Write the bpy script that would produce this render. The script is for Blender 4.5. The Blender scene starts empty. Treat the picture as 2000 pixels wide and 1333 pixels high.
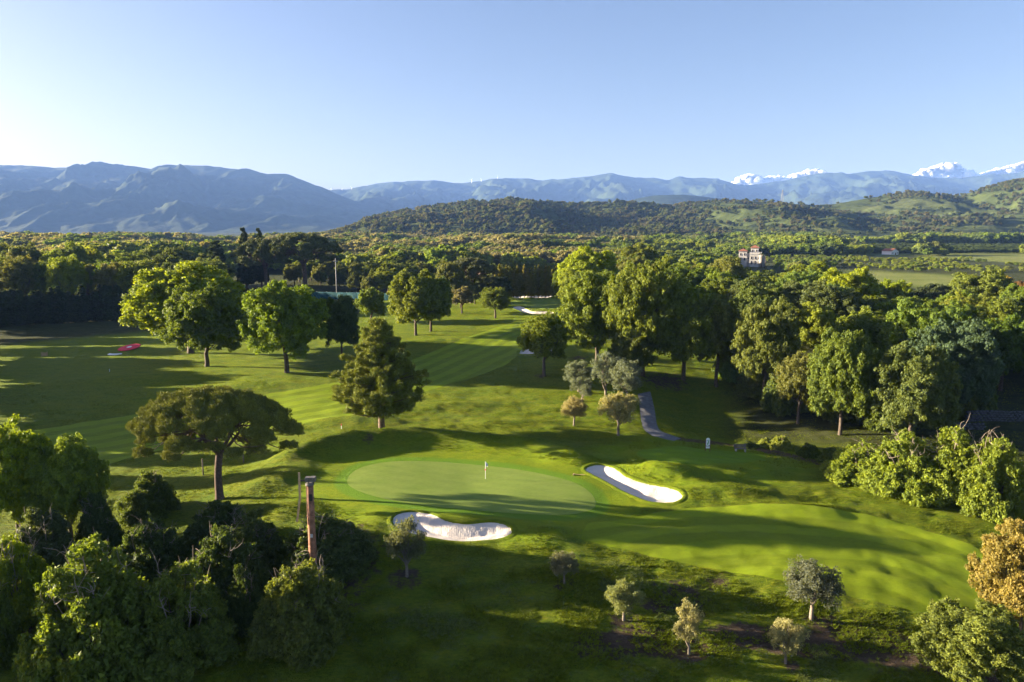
import bpy, math, random
import numpy as np
from mathutils import Vector

# ------------------------------------------------------------------ camera, sky, sun, exposure
S = bpy.context.scene
COL = S.collection
H_CAM = 32.0
FPX = 1400.0                                   # focal length in photograph pixels (2000 wide)
TH = math.atan(218.5 / FPX)                    # pitch below the horizontal
cam_d = bpy.data.cameras.new('camera')
cam_d.sensor_width = 36.0
cam_d.lens = 36.0 * FPX / 2000.0
cam_d.clip_start = 0.5
cam_d.clip_end = 60000.0
cam = bpy.data.objects.new('camera', cam_d)
cam.location = (0, 0, H_CAM)
cam.rotation_euler = (math.pi / 2 - TH, 0, 0)
COL.objects.link(cam)
S.camera = cam

SUN_EL = math.radians(10.2)
SUN_AZ = math.radians(-80.0)                   # clockwise from +Y: low on the left, a little beyond
sun_vec = Vector((math.sin(SUN_AZ) * math.cos(SUN_EL), math.cos(SUN_AZ) * math.cos(SUN_EL), math.sin(SUN_EL)))
world = bpy.data.worlds.new('World')
S.world = world
world.use_nodes = True
wn = world.node_tree.nodes
wl = world.node_tree.links
wn.clear()
sky = wn.new('ShaderNodeTexSky')
sky.sky_type = 'NISHITA'
sky.sun_disc = False
sky.sun_elevation = SUN_EL
sky.sun_rotation = SUN_AZ
sky.altitude = 100
sky.air_density = 1.0
sky.dust_density = 1.8
sky.ozone_density = 2.5
bg = wn.new('ShaderNodeBackground')
bg.inputs['Strength'].default_value = 0.0355
wo = wn.new('ShaderNodeOutputWorld')
wb = wn.new('ShaderNodeMix'); wb.data_type = 'RGBA'; wb.blend_type = 'MULTIPLY'
wb.inputs[0].default_value = 1.0
wb.inputs[7].default_value = (1.12, .935, 1.0, 1)          # white balance of the whole sky
wl.new(sky.outputs[0], wb.inputs[6])
wl.new(wb.outputs[2], bg.inputs[0])
wl.new(bg.outputs[0], wo.inputs[0])

sun_d = bpy.data.lights.new('sun', 'SUN')
sun_d.energy = 5.0
sun_d.angle = math.radians(0.6)
sun_d.color = (1.0, 0.84, 0.60)
sun = bpy.data.objects.new('sun', sun_d)
sun.rotation_euler = (-sun_vec).to_track_quat('-Z', 'Y').to_euler()
sun.location = (-200, 60, 150)
COL.objects.link(sun)

S.view_settings.view_transform = 'Standard'
S.view_settings.look = 'None'
S.view_settings.gamma = 1.0
S.view_settings.use_curve_mapping = False
S.view_settings.exposure = 2.85
S.render.engine = 'CYCLES'
S.cycles.use_denoising = True
S.cycles.max_bounces = 5
S.cycles.diffuse_bounces = 3
S.cycles.glossy_bounces = 2
S.cycles.transmission_bounces = 3
S.cycles.volume_bounces = 1
S.cycles.use_adaptive_sampling = True
S.cycles.adaptive_threshold = 0.015

# ------------------------------------------------------------------ numeric helpers
rnd = np.random.default_rng(11)
HAZE = 4.0e-5
GAIN = 1.5
BOUNDARY = [(-60, 50, 11, 9), (-66, 60, 12, 9), (-72, 62, 12, 9), (-92, 101, 15, 5), (-95, 110, 16, 5), (-100, 118, 11, 8), (-104, 126, 11, 9), (-114, 136, 12, 11), (-124, 147, 14, 12), (-134, 161, 15, 13), (-146, 176, 15, 13), (-158, 192, 16, 14), (-170, 209, 16, 14), (-182, 226, 16, 14), (-136, 144, 13, 12), (-152, 168, 15, 13)]


def ray(px, py):
    a = (px - 1000.0) / FPX
    b = (666.5 - py) / FPX
    return np.array([a, math.cos(TH) + b * math.sin(TH), -math.sin(TH) + b * math.cos(TH)])


def at_z(px, py, z):
    d = ray(px, py)
    t = (z - H_CAM) / d[2]
    return np.array([0, 0, H_CAM]) + d * t


def at_y(px, py, Y):
    d = ray(px, py)
    return np.array([0, 0, H_CAM]) + d * (Y / d[1])


def _hash(ix, iy, seed):
    n = (ix.astype(np.int64) * 374761393 + iy.astype(np.int64) * 668265263 + seed * 1442695041) & 0x7fffffff
    n = ((n ^ (n >> 13)) * 1274126177) & 0x7fffffff
    n = n ^ (n >> 16)
    return (n & 0xffff) / 65535.0


def vnoise(x, y, seed=0):
    x = np.asarray(x, float); y = np.asarray(y, float)
    ix = np.floor(x); iy = np.floor(y)
    fx = x - ix; fy = y - iy
    ux = fx * fx * fx * (fx * (fx * 6 - 15) + 10); uy = fy * fy * fy * (fy * (fy * 6 - 15) + 10)
    a = _hash(ix, iy, seed); b = _hash(ix + 1, iy, seed)
    c = _hash(ix, iy + 1, seed); d = _hash(ix + 1, iy + 1, seed)
    return (a + (b - a) * ux + (c - a) * uy + (a - b - c + d) * ux * uy) * 2 - 1


def fbm(x, y, seed=0, octv=4, gain=0.5):
    s = 0; amp = 1; tot = 0
    for o in range(octv):
        s = s + amp * vnoise(x, y, seed + o * 17)
        tot += amp
        x = np.asarray(x) * 2.03 + 13.1; y = np.asarray(y) * 2.01 + 7.7
        amp *= gain
    return s / tot


def ridged(x, y, seed=0, octv=4):
    s = 0; amp = 1; tot = 0
    for o in range(octv):
        s = s + amp * (1 - np.abs(vnoise(x, y, seed + o * 31)) * 2.0)
        tot += amp
        x = np.asarray(x) * 2.05 + 3.1; y = np.asarray(y) * 2.05 + 5.7
        amp *= 0.5
    return s / tot


def sstep(a, b, x):
    t = np.clip((x - a) / (b - a), 0, 1)
    return t * t * (3 - 2 * t)


# ------------------------------------------------------------------ terrain height
CTRL = [  # photograph pixel, height above the near green
    (700, 940, .3), (920, 950, 0), (1150, 980, -.1), (920, 1000, -.2), (680, 915, .4),
    (880, 1030, -.5), (760, 1010, -.4), (900, 1100, -1.6), (1000, 1200, -2.6), (1000, 1325, -3.4),
    (600, 1325, -3.6), (600, 1150, -2.2), (100, 1325, -4), (300, 1180, -3), (1400, 1300, -3.9), (1900, 1325, -3.9),
    (1240, 950, -.3), (1500, 1000, -.5), (1700, 1050, -.9), (1950, 1100, -1.4), (1900, 1250, -3.0), (1300, 1100, -1.4), (1550, 1150, -1.7),
    (1350, 895, .2), (1550, 930, -.8), (1650, 960, -.8), (1900, 980, -1.0), (1850, 900, -1.2),
    (720, 862, .7), (900, 860, .7), (1050, 865, .6), (560, 900, .2), (530, 960, -.7), (600, 985, -.5), (480, 900, -.9),
    (738, 840, .6), (900, 820, .6), (1100, 820, .7), (1200, 850, .5), (1300, 855, .2),
    (900, 740, 1.6), (800, 770, 1.1), (1000, 690, 3.0), (1050, 640, 4.6), (1040, 610, 5.6), (1080, 588, 6), (960, 620, 4.8), (1150, 600, 6),
    (1330, 730, 2.6), (1450, 760, 1.0), (1265, 790, .8), (1350, 800, -1.4), (1450, 830, -2.2), (1550, 860, -2.0), (1700, 830, -.5), (1950, 850, -1.5), (1150, 720, 3.0), (1240, 720, 3.0),
    (440, 975, -1.2), (300, 920, -2.2), (100, 1000, -3.0), (100, 880, -2.2), (300, 830, -1.4), (560, 800, .2), (400, 720, .9), (250, 680, 1.0),
    (50, 690, 0), (50, 630, .5), (200, 625, .8), (550, 725, 1.2), (600, 620, 3), (650, 680, 1.8), (800, 650, 3.4), (900, 600, 5), (650, 575, 4.5), (480, 570, 3.4),
    (20, 760, -.8), (150, 1120, -2.9),
]
_cp = np.array([at_z(px, py, z) for px, py, z in CTRL])


def _q(x, y):
    r = np.hypot(x, y)
    az = np.clip(np.arctan2(x, np.maximum(y, 1e-6) if np.isscalar(y) else y), -.72, .72)
    return az * 1.6, np.log(np.clip(r, 48, 330))


def _tps(d2):
    return d2 * np.log(d2 + 1e-9)


_qx, _qy = _q(_cp[:, 0], _cp[:, 1])
_n = len(_cp)
_K = _tps((_qx[:, None] - _qx[None]) ** 2 + (_qy[:, None] - _qy[None]) ** 2) + np.eye(_n) * 0.004
_P = np.stack([np.ones(_n), _qx, _qy], 1)
_A = np.block([[_K, _P], [_P.T, np.zeros((3, 3))]])
_W = np.linalg.solve(_A, np.concatenate([_cp[:, 2], np.zeros(3)]))


def far_h(r):
    return np.interp(np.log(np.maximum(r, 1)), np.log([250, 400, 600, 1000, 1500, 14000]), [4.5, 5.5, 7.5, 9, 10, 10])


def h_base(x, y):
    x = np.asarray(x, float); y = np.asarray(y, float)
    shp = x.shape
    x = x.ravel(); y = y.ravel()
    out = np.zeros(len(x))
    for i in range(0, len(x), 20000):
        a, b = _q(x[i:i + 20000], y[i:i + 20000])
        k = _tps((a[:, None] - _qx[None]) ** 2 + (b[:, None] - _qy[None]) ** 2)
        out[i:i + 20000] = k @ _W[:_n] + _W[_n] + _W[_n + 1] * a + _W[_n + 2] * b
    r = np.hypot(x, y)
    m = sstep(math.log(255), math.log(400), np.log(np.maximum(r, 1)))
    out = out * (1 - m) + far_h(r) * m
    return out.reshape(shp)


def hit(px, py, hf):
    d = ray(px, py)
    ts = np.exp(np.linspace(math.log(30), math.log(4000), 700))
    xs = d[0] * ts; ys = d[1] * ts; zs = H_CAM + d[2] * ts
    below = zs < hf(xs, ys)
    k = int(np.argmax(below)) if below.any() else len(ts) - 1
    a, b = ts[max(k - 1, 0)], ts[k]
    fine = np.linspace(a, b, 60)
    zz = H_CAM + d[2] * fine - hf(d[0] * fine, d[1] * fine)
    t = fine[int(np.argmax(zz < 0))] if (zz < 0).any() else b
    return np.array([d[0] * t, d[1] * t, H_CAM + d[2] * t])


MOUNDS = []  # world x, y, height, radius along, radius across, angle


def mound(px, py, amp, ra, rb, ang=0.0):
    p = at_z(px, py, 0.3)
    MOUNDS.append((p[0], p[1], amp, ra, rb, math.radians(ang)))


for a in ((600, 893, 1.9, 6, 2.8, 30), (690, 874, 1.7, 6, 2.4, 12), (800, 869, 1.7, 6, 2.1, 0), (920, 872, 1.6, 7, 2.1, -8), (1030, 882, 1.7, 6, 2.1, -8),
          (1112, 899, 1.5, 4, 2.3, -20), (1290, 925, 1.7, 5, 2.1, -15), (1090, 985, -.1, 5, 4, 0),
          (738, 1004, .45, 3.0, 2.2, 60), (900, 1008, .7, 6, 1.3, -8), (1060, 1030, .8, 4, 2, -20), (540, 930, 1.2, 5, 3.4, 40),
          (1205, 985, -.25, 6, 2.5, -30), (1420, 955, .9, 6, 2.2, -8), (1560, 985, .9, 7, 2, -5), (1480, 1040, .6, 9, 2.4, -6),
          (1250, 1030, .4, 9, 2.2, -12), (1650, 1090, .4, 9, 2.0, -8), (1100, 1080, .3, 8, 1.6, -8), (1098, 846, .5, 5, 2, -5),
          (560, 985, 1.0, 4, 2.6, -20), (1190, 878, .5, 6, 1.8, -5), (1000, 835, .8, 10, 2, 4), (700, 826, .8, 8, 2, 0), (880, 800, .6, 9, 2.5, 6), (820, 690, .9, 14, 3, 10), (900, 640, .9, 14, 4, 6), (450, 760, .8, 14, 4, 8), (250, 740, .8, 16, 4, 6)):
    mound(*a)

TEE_PX = [(1238, 884), (1290, 878), (1400, 880), (1480, 888), (1502, 898), (1480, 909), (1400, 913), (1300, 909), (1250, 897)]
_tee = np.array([at_z(px, py, .6)[:2] for px, py in TEE_PX])


def smooth_poly(P, n=4):
    P = np.asarray(P, float)
    for _ in range(n):
        Q = np.roll(P, -1, 0)
        P = np.stack([P * .75 + Q * .25, P * .25 + Q * .75], 1).reshape(-1, P.shape[1])
    return P


def poly_sd(x, y, P):
    """signed distance to a closed polygon, positive outside; far points get 99"""
    x = np.asarray(x, float); y = np.asarray(y, float)
    shp = x.shape; x = x.ravel(); y = y.ravel()
    out = np.full(len(x), 99.0)
    m = 14.0
    sel = np.where((x > P[:, 0].min() - m) & (x < P[:, 0].max() + m) & (y > P[:, 1].min() - m) & (y < P[:, 1].max() + m))[0]
    Q = np.roll(P, -1, 0)
    for i in range(0, len(sel), 20000):
        s = sel[i:i + 20000]
        X = x[s][:, None]; Y = y[s][:, None]
        ex = Q[:, 0] - P[:, 0]; ey = Q[:, 1] - P[:, 1]
        wx = X - P[None, :, 0]; wy = Y - P[None, :, 1]
        t = np.clip((wx * ex + wy * ey) / (ex * ex + ey * ey + 1e-12), 0, 1)
        d = np.sqrt(((wx - ex * t) ** 2 + (wy - ey * t) ** 2).min(1))
        c = (P[None, :, 1] <= Y) != (Q[None, :, 1] <= Y)
        xi = P[None, :, 0] + (Y - P[None, :, 1]) * ex / np.where(np.abs(ey) < 1e-9, 1e-9, ey)
        inside = (c & (X < xi)).sum(1) % 2 == 1
        out[s] = np.where(inside, -d, d)
    return out.reshape(shp)


_tee_s = smooth_poly(_tee, 3)


def h_full(x, y):
    x = np.asarray(x, float); y = np.asarray(y, float)
    z = h_base(x, y)
    for mx, my, amp, ra, rb, ang in MOUNDS:
        dx = x - mx; dy = y - my
        u = dx * math.cos(ang) + dy * math.sin(ang); v = -dx * math.sin(ang) + dy * math.cos(ang)
        z = z + amp * np.exp(-(u / ra) ** 2 - (v / rb) ** 2)
    z = z + .75 * (1 - sstep(-.3, 3.2, poly_sd(x, y, _tee_s)))
    r = np.hypot(x, y)
    amp = 1 - .75 * GREENMASK(x, y)
    z = z + amp * (.16 * fbm(x / 9, y / 7, 3, 3) + ROUGHAMP(x, y) * fbm(x / 1.7, y / 1.5, 9, 2)) * (1 - sstep(300, 600, r)) + 1.2 * fbm(x / 120, y / 120, 5, 2) * sstep(150, 500, r)
    return z


GREEN_PX = [(678, 932), (700, 914), (745, 903), (810, 900), (900, 905), (1000, 915), (1080, 930), (1130, 945), (1160, 968), (1166, 990), (1142, 1003), (1090, 1007), (1000, 1003), (900, 995), (800, 985), (720, 968), (678, 950)]
_green0 = smooth_poly(np.array([at_z(px, py, .05)[:2] for px, py in GREEN_PX]), 3)


def GREENMASK(x, y):
    return 1 - sstep(-1, 2, poly_sd(x, y, _green0))


def ROUGHAMP(x, y):
    return .03 + .115 * sstep(3, 9, poly_sd(x, y, _green0))


def on(px, py):
    return hit(px, py, h_full)


def world_poly(pts, n=3):
    return smooth_poly(np.array([on(px, py)[:2] for px, py in pts]), n)


# ------------------------------------------------------------------ mesh helpers
def new_mesh(name, verts, faces, mat=None, smooth=False, tri_attr=None):
    """faces: (n,3) or (n,4) int array, or a list of tuples"""
    me = bpy.data.meshes.new(name)
    verts = np.asarray(verts, np.float32)
    if isinstance(faces, np.ndarray):
        k = faces.shape[1]
        nf = len(faces)
        me.vertices.add(len(verts)); me.vertices.foreach_set('co', verts.ravel())
        me.loops.add(nf * k); me.loops.foreach_set('vertex_index', faces.astype(np.int32).ravel())
        me.polygons.add(nf)
        me.polygons.foreach_set('loop_start', np.arange(0, nf * k, k, dtype=np.int32))
        me.update(calc_edges=True)
        me.validate()
    else:
        me.from_pydata([tuple(map(float, v)) for v in verts], [], faces)
        me.update()
    if smooth:
        me.polygons.foreach_set('use_smooth', np.ones(len(me.polygons), bool))
    if mat is not None:
        me.materials.append(mat)
    return me


def add_obj(name, me, parent=None, loc=(0, 0, 0)):
    o = bpy.data.objects.new(name, me)
    o.location = loc
    COL.objects.link(o)
    if parent is not None:
        o.parent = parent
    return o


def tag(o, label, cat=None, group=None, kind=None):
    o['label'] = label
    if cat:
        o['category'] = cat
    if group:
        o['group'] = group
    if kind:
        o['kind'] = kind
    return o


def empty(name, loc=(0, 0, 0), rz=0.0):
    o = bpy.data.objects.new(name, None)
    o.empty_display_size = .5
    o.location = tuple(map(float, loc)); o.rotation_euler = (0, 0, rz)
    COL.objects.link(o)
    return o


class MB:
    """collects verts and faces of simple solids into one mesh"""
    def __init__(self):
        self.v = []; self.f = []

    def add(self, v, f):
        n = len(self.v)
        self.v += [tuple(map(float, p)) for p in v]
        self.f += [tuple(i + n for i in q) for q in f]

    def box(self, x0, x1, y0, y1, z0, z1):
        self.add([(x0, y0, z0), (x1, y0, z0), (x1, y1, z0), (x0, y1, z0), (x0, y0, z1), (x1, y0, z1), (x1, y1, z1), (x0, y1, z1)],
                 [(0, 3, 2, 1), (4, 5, 6, 7), (0, 1, 5, 4), (1, 2, 6, 5), (2, 3, 7, 6), (3, 0, 4, 7)])
        return self

    def tube(self, pts, rad, sides=8, cap=True):
        pts = [np.array(p, float) for p in pts]
        rings = []
        for i, p in enumerate(pts):
            t = pts[min(i + 1, len(pts) - 1)] - pts[max(i - 1, 0)]
            t = t / (np.linalg.norm(t) + 1e-9)
            ref = np.array([1, 0, 0]) if abs(t[0]) < .8 else np.array([0, 1, 0])
            a = np.cross(t, ref); a /= np.linalg.norm(a)
            b = np.cross(t, a)
            r = rad[i] if hasattr(rad, '__len__') else rad
            rings.append([p + r * (math.cos(2 * math.pi * k / sides) * a + math.sin(2 * math.pi * k / sides) * b) for k in range(sides)])
        v = [q for R in rings for q in R]
        f = []
        for i in range(len(pts) - 1):
            for k in range(sides):
                k2 = (k + 1) % sides
                f.append((i * sides + k, i * sides + k2, (i + 1) * sides + k2, (i + 1) * sides + k))
        if cap:
            f.append(tuple(range(sides))[::-1])
            f.append(tuple((len(pts) - 1) * sides + k for k in range(sides)))
        self.add(v, f)
        return self

    def lathe(self, prof, sides=16, c=(0, 0)):
        v = []; f = []
        for r, z in prof:
            for k in range(sides):
                a = 2 * math.pi * k / sides
                v.append((c[0] + r * math.cos(a), c[1] + r * math.sin(a), z))
        for i in range(len(prof) - 1):
            for k in range(sides):
                k2 = (k + 1) % sides
                f.append((i * sides + k, i * sides + k2, (i + 1) * sides + k2, (i + 1) * sides + k))
        f.append(tuple(range(sides))[::-1]); f.append(tuple((len(prof) - 1) * sides + k for k in range(sides)))
        self.add(v, f)
        return self

    def build(self, name, mat, parent=None, smooth=False, loc=(0, 0, 0)):
        return add_obj(name, new_mesh(name, self.v, self.f, mat, smooth), parent, loc)


# ------------------------------------------------------------------ materials
def nodes_of(name):
    m = bpy.data.materials.new(name)
    m.use_nodes = True
    nt = m.node_tree
    nt.nodes.clear()
    out = nt.nodes.new('ShaderNodeOutputMaterial')
    return m, nt, nt.nodes, nt.links, out


def ramp(nd, ln, src, stops):
    r = nd.new('ShaderNodeValToRGB')
    el = r.color_ramp.elements
    while len(el) > 1:
        el.remove(el[-1])
    for i, (p, c) in enumerate(stops):
        e = el[0] if i == 0 else el.new(p)
        e.position = p
        e.color = (*c, 1) if len(c) == 3 else c
    ln.new(src, r.inputs[0])
    return r.outputs[0]


def mixc(nd, ln, fac, a, b, mode='MIX'):
    m = nd.new('ShaderNodeMix'); m.data_type = 'RGBA'; m.blend_type = mode
    if isinstance(fac, (int, float)):
        m.inputs[0].default_value = fac
    else:
        ln.new(fac, m.inputs[0])
    for s, v in ((6, a), (7, b)):
        if isinstance(v, tuple):
            m.inputs[s].default_value = (*v, 1)
        else:
            ln.new(v, m.inputs[s])
    return m.outputs[2]


def math_n(nd, ln, op, a, b=None, c=None):
    m = nd.new('ShaderNodeMath'); m.operation = op
    for i, v in enumerate((a, b, c)):
        if v is None:
            continue
        if isinstance(v, (int, float)):
            m.inputs[i].default_value = v
        else:
            ln.new(v, m.inputs[i])
    return m.outputs[0]


def noise_n(nd, ln, vec, scale, detail=3, rough=.55):
    n = nd.new('ShaderNodeTexNoise')
    n.inputs['Scale'].default_value = scale
    n.inputs['Detail'].default_value = detail
    n.inputs['Roughness'].default_value = rough
    ln.new(vec, n.inputs['Vector'])
    return n.outputs['Fac']


def map_range(nd, ln, v, a, b, c=0., d=1.):
    m = nd.new('ShaderNodeMapRange')
    m.inputs[1].default_value = a; m.inputs[2].default_value = b
    m.inputs[3].default_value = c; m.inputs[4].default_value = d
    ln.new(v, m.inputs[0])
    return m.outputs[0]


def plain_mat(name, col, rough=.7, var=.25, scale=6., metal=0., bump=.0, spec=.3):
    m, nt, nd, ln, out = nodes_of(name)
    tc = nd.new('ShaderNodeTexCoord').outputs['Object']
    n = noise_n(nd, ln, tc, scale, 5)
    dark = tuple(c * (1 - var) for c in col); light = tuple(min(1, c * (1 + var)) for c in col)
    c = ramp(nd, ln, n, [(.3, dark), (.7, light)])
    b = nd.new('ShaderNodeBsdfPrincipled')
    ln.new(c, b.inputs['Base Color'])
    b.inputs['Roughness'].default_value = rough
    b.inputs['Metallic'].default_value = metal
    b.inputs['Specular IOR Level'].default_value = spec
    if bump:
        bp = nd.new('ShaderNodeBump'); bp.inputs['Strength'].default_value = bump
        ln.new(n, bp.inputs['Height']); ln.new(bp.outputs[0], b.inputs['Normal'])
    ln.new(b.outputs[0], out.inputs[0])
    return m


def leaf_mat(name, inst=False, transl=.44, spec=.1):
    """foliage: colour of the single plant (object colour or instance attribute) varied leaf by leaf"""
    m, nt, nd, ln, out = nodes_of(name)
    if inst:
        a = nd.new('ShaderNodeAttribute'); a.attribute_type = 'INSTANCER'; a.attribute_name = 'tint'
        base = a.outputs['Color']
    else:
        base = nd.new('ShaderNodeObjectInfo').outputs['Color']
    v = nd.new('ShaderNodeAttribute'); v.attribute_name = 'leafvar'
    hsv = nd.new('ShaderNodeHueSaturation')
    ln.new(base, hsv.inputs['Color'])
    ln.new(map_range(nd, ln, v.outputs['Fac'], 0, 1, .55, 1.5), hsv.inputs['Value'])
    ln.new(map_range(nd, ln, v.outputs['Fac'], 0, 1, .518, .482), hsv.inputs['Hue'])
    ln.new(map_range(nd, ln, v.outputs['Fac'], 0, 1, .92, 1.05), hsv.inputs['Saturation'])
    d = nd.new('ShaderNodeBsdfPrincipled')
    d.inputs['Roughness'].default_value = .55
    d.inputs['Specular IOR Level'].default_value = spec
    t = nd.new('ShaderNodeBsdfTranslucent')
    ln.new(hsv.outputs[0], d.inputs['Base Color'])
    tc = mixc(nd, ln, 1.0, hsv.outputs[0], (1.25, 1.15, .45), 'MULTIPLY')
    ln.new(tc, t.inputs[0])
    mx = nd.new('ShaderNodeMixShader'); mx.inputs[0].default_value = transl
    ln.new(d.outputs[0], mx.inputs[1]); ln.new(t.outputs[0], mx.inputs[2])
    ln.new(mx.outputs[0], out.inputs[0])
    return m


LEAF = leaf_mat('leaves')
LEAF_FAR = leaf_mat('far_leaves', True)
NEEDLE = leaf_mat('needles', False, .15, .08)
BARK = plain_mat('bark', (.085, .065, .05), .9, .45, 5, bump=.6)
PINE_BARK = plain_mat('pine_bark', (.11, .075, .055), .9, .45, 4, bump=.7)
OLIVE_BARK = plain_mat('olive_bark', (.17, .14, .11), .9, .35, 6, bump=.6)
TWIG = plain_mat('dry_twig', (.22, .18, .14), .9, .25, 6)


def grass_mat(name, kind):
    m, nt, nd, ln, out = nodes_of(name)
    tc = nd.new('ShaderNodeTexCoord').outputs['Object']

    def attr(n):
        a = nd.new('ShaderNodeAttribute'); a.attribute_name = n
        return a.outputs['Fac']
    b = nd.new('ShaderNodeBsdfPrincipled')
    b.inputs['Roughness'].default_value = .75
    b.inputs['Specular IOR Level'].default_value = .06
    mapn = nd.new('ShaderNodeMapping'); mapn.inputs['Scale'].default_value = (.6, 1.3, 1)
    ln.new(tc, mapn.inputs[0])
    big = noise_n(nd, ln, tc, .06, 4)
    mid = noise_n(nd, ln, mapn.outputs[0], .5, 4, .6)
    fine = noise_n(nd, ln, mapn.outputs[0], 2.9, 5, .78)
    vfine = noise_n(nd, ln, tc, 9., 2, .7)
    if kind == 'ground':
        rough_c = ramp(nd, ln, fine, [(.26, (.044, .082, .005)), (.5, (.132, .178, .008)), (.74, (.240, .258, .018))])
        midc = ramp(nd, ln, mid, [(.3, (.66, .82, .8)), (.5, (1, 1, 1)), (.72, (1.3, 1.1, 1.0))])
        col = mixc(nd, ln, 1., rough_c, midc, 'MULTIPLY')
        mown = ramp(nd, ln, fine, [(.3, (.112, .168, .006)), (.7, (.178, .228, .010))])
        col = mixc(nd, ln, attr('mown'), col, mixc(nd, ln, .5, mown, mixc(nd, ln, 1., mown, midc, 'MULTIPLY')))
        # pale clover, bare soil, wood floor, dry far fields
        clover = math_n(nd, ln, 'MULTIPLY', map_range(nd, ln, noise_n(nd, ln, tc, .55, 6, .75), .58, .66), attr('weeds'))
        col = mixc(nd, ln, clover, col, (.14, .18, .05))
        soil = ramp(nd, ln, fine, [(.3, (.050, .036, .026)), (.7, (.115, .085, .058))])
        dm = math_n(nd, ln, 'ADD', attr('dirt'), math_n(nd, ln, 'MULTIPLY', math_n(nd, ln, 'SUBTRACT', noise_n(nd, ln, tc, .9, 6, .75), .5), 2.4))
        col = mixc(nd, ln, map_range(nd, ln, dm, .5, .85), col, soil)
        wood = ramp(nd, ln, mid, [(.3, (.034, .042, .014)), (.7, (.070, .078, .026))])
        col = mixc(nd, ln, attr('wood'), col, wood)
        field = ramp(nd, ln, big, [(.3, (.12, .155, .035)), (.7, (.20, .21, .065))])
        col = mixc(nd, ln, attr('field'), col, field)
        collar = attr('collar')
        col = mixc(nd, ln, collar, col, (.105, .195, .014))
        bs = 1.0
    else:
        pal = {'green': ((.140, .205, .034), (.195, .250, .052)), 'fairway': ((.112, .166, .007), (.172, .220, .012)), 'tee': ((.092, .165, .008), (.130, .205, .012))}[kind]
        col = ramp(nd, ln, mid, [(.3, pal[0]), (.7, pal[1])])
        col = mixc(nd, ln, .25, col, ramp(nd, ln, fine, [(.3, tuple(c * .6 for c in pal[0])), (.7, tuple(c * 1.4 for c in pal[1]))]))
        st = attr('stripe')
        sw = {'green': 1.9, 'fairway': 4.6, 'tee': 2.0}[kind]
        s = math_n(nd, ln, 'SINE', math_n(nd, ln, 'MULTIPLY', st, 2 * math.pi / sw))
        sm = map_range(nd, ln, s, -.25, .25)
        k = {'green': .025, 'fairway': .13, 'tee': .05}[kind]
        col = mixc(nd, ln, 1., col, ramp(nd, ln, sm, [(0, (1 - k, 1 - k, 1 - k)), (1, (1 + k, 1 + k, 1 + k * .7))]), 'MULTIPLY')
        bs = {'green': .06, 'fairway': .2, 'tee': .15}[kind]
    ln.new(col, b.inputs['Base Color'])
    bp = nd.new('ShaderNodeBump'); bp.inputs['Strength'].default_value = bs; bp.inputs['Distance'].default_value = .4
    hh = math_n(nd, ln, 'ADD', fine, math_n(nd, ln, 'MULTIPLY', vfine, .6))
    if kind == 'ground':
        hh = math_n(nd, ln, 'MULTIPLY', hh, math_n(nd, ln, 'SUBTRACT', 1.25, attr('mown')))
    ln.new(hh, bp.inputs['Height']); ln.new(bp.outputs[0], b.inputs['Normal'])
    ln.new(b.outputs[0], out.inputs[0])
    return m


GRASS = grass_mat('rough_grass', 'ground')
GREEN_M = grass_mat('green_turf', 'green')
FAIRWAY_M = grass_mat('fairway_turf', 'fairway')
TEE_M = grass_mat('tee_turf', 'tee')


def sand_mat():
    m, nt, nd, ln, out = nodes_of('bunker_sand')
    tc = nd.new('ShaderNodeTexCoord').outputs['Object']
    n1 = noise_n(nd, ln, tc, .8, 4); n2 = noise_n(nd, ln, tc, 5, 3, .6)
    col = ramp(nd, ln, n1, [(.3, (.53, .47, .41)), (.7, (.64, .575, .51))])
    b = nd.new('ShaderNodeBsdfPrincipled'); b.inputs['Roughness'].default_value = .9; b.inputs['Specular IOR Level'].default_value = .1
    ln.new(col, b.inputs['Base Color'])
    bp = nd.new('ShaderNodeBump'); bp.inputs['Strength'].default_value = .5; bp.inputs['Distance'].default_value = .12
    wv_ = nd.new('ShaderNodeTexWave'); wv_.inputs['Scale'].default_value = 1.3; wv_.inputs['Distortion'].default_value = 4.0; wv_.inputs['Detail'].default_value = 2.0
    ln.new(tc, wv_.inputs['Vector'])
    ln.new(math_n(nd, ln, 'ADD', n2, math_n(nd, ln, 'MULTIPLY', wv_.outputs['Fac'], .07)), bp.inputs['Height']); ln.new(bp.outputs[0], b.inputs['Normal'])
    ln.new(b.outputs[0], out.inputs[0])
    return m


SAND = sand_mat()
SOIL_M = plain_mat('bare_soil', (.085, .062, .045), .95, .45, 1.2, bump=.6)
ASPHALT = plain_mat('worn_asphalt', (.13, .13, .135), .9, .35, 1.5, bump=.2)

# ------------------------------------------------------------------ the course: outlines
BUNKERS = {
    'front': [(763, 1015), (775, 1003), (800, 998), (830, 1000), (860, 1012), (890, 1020), (920, 1022), (950, 1018), (975, 1019), (997, 1027), (1004, 1038), (995, 1048), (965, 1056), (920, 1060), (870, 1058), (830, 1050), (790, 1040), (768, 1028)],
    'side': [(1138, 918), (1150, 909), (1180, 907), (1205, 915), (1225, 932), (1260, 943), (1300, 950), (1328, 958), (1337, 970), (1325, 981), (1295, 985), (1260, 980), (1225, 965), (1190, 945), (1160, 930)],
    'farnear': [(998, 601), (1010, 598), (1022, 599), (1030, 605), (1045, 609), (1070, 608), (1088, 611), (1080, 614), (1060, 615), (1035, 614), (1012, 608)],
    'farback': [(998, 581), (1003, 577), (1015, 577), (1030, 579), (1050, 577), (1070, 576), (1080, 578), (1075, 582), (1055, 583), (1030, 582), (1010, 584)],
    'fairway': [(1008, 688), (1020, 683), (1045, 680), (1075, 677), (1088, 681), (1080, 688), (1050, 692), (1020, 694)],
}
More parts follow.
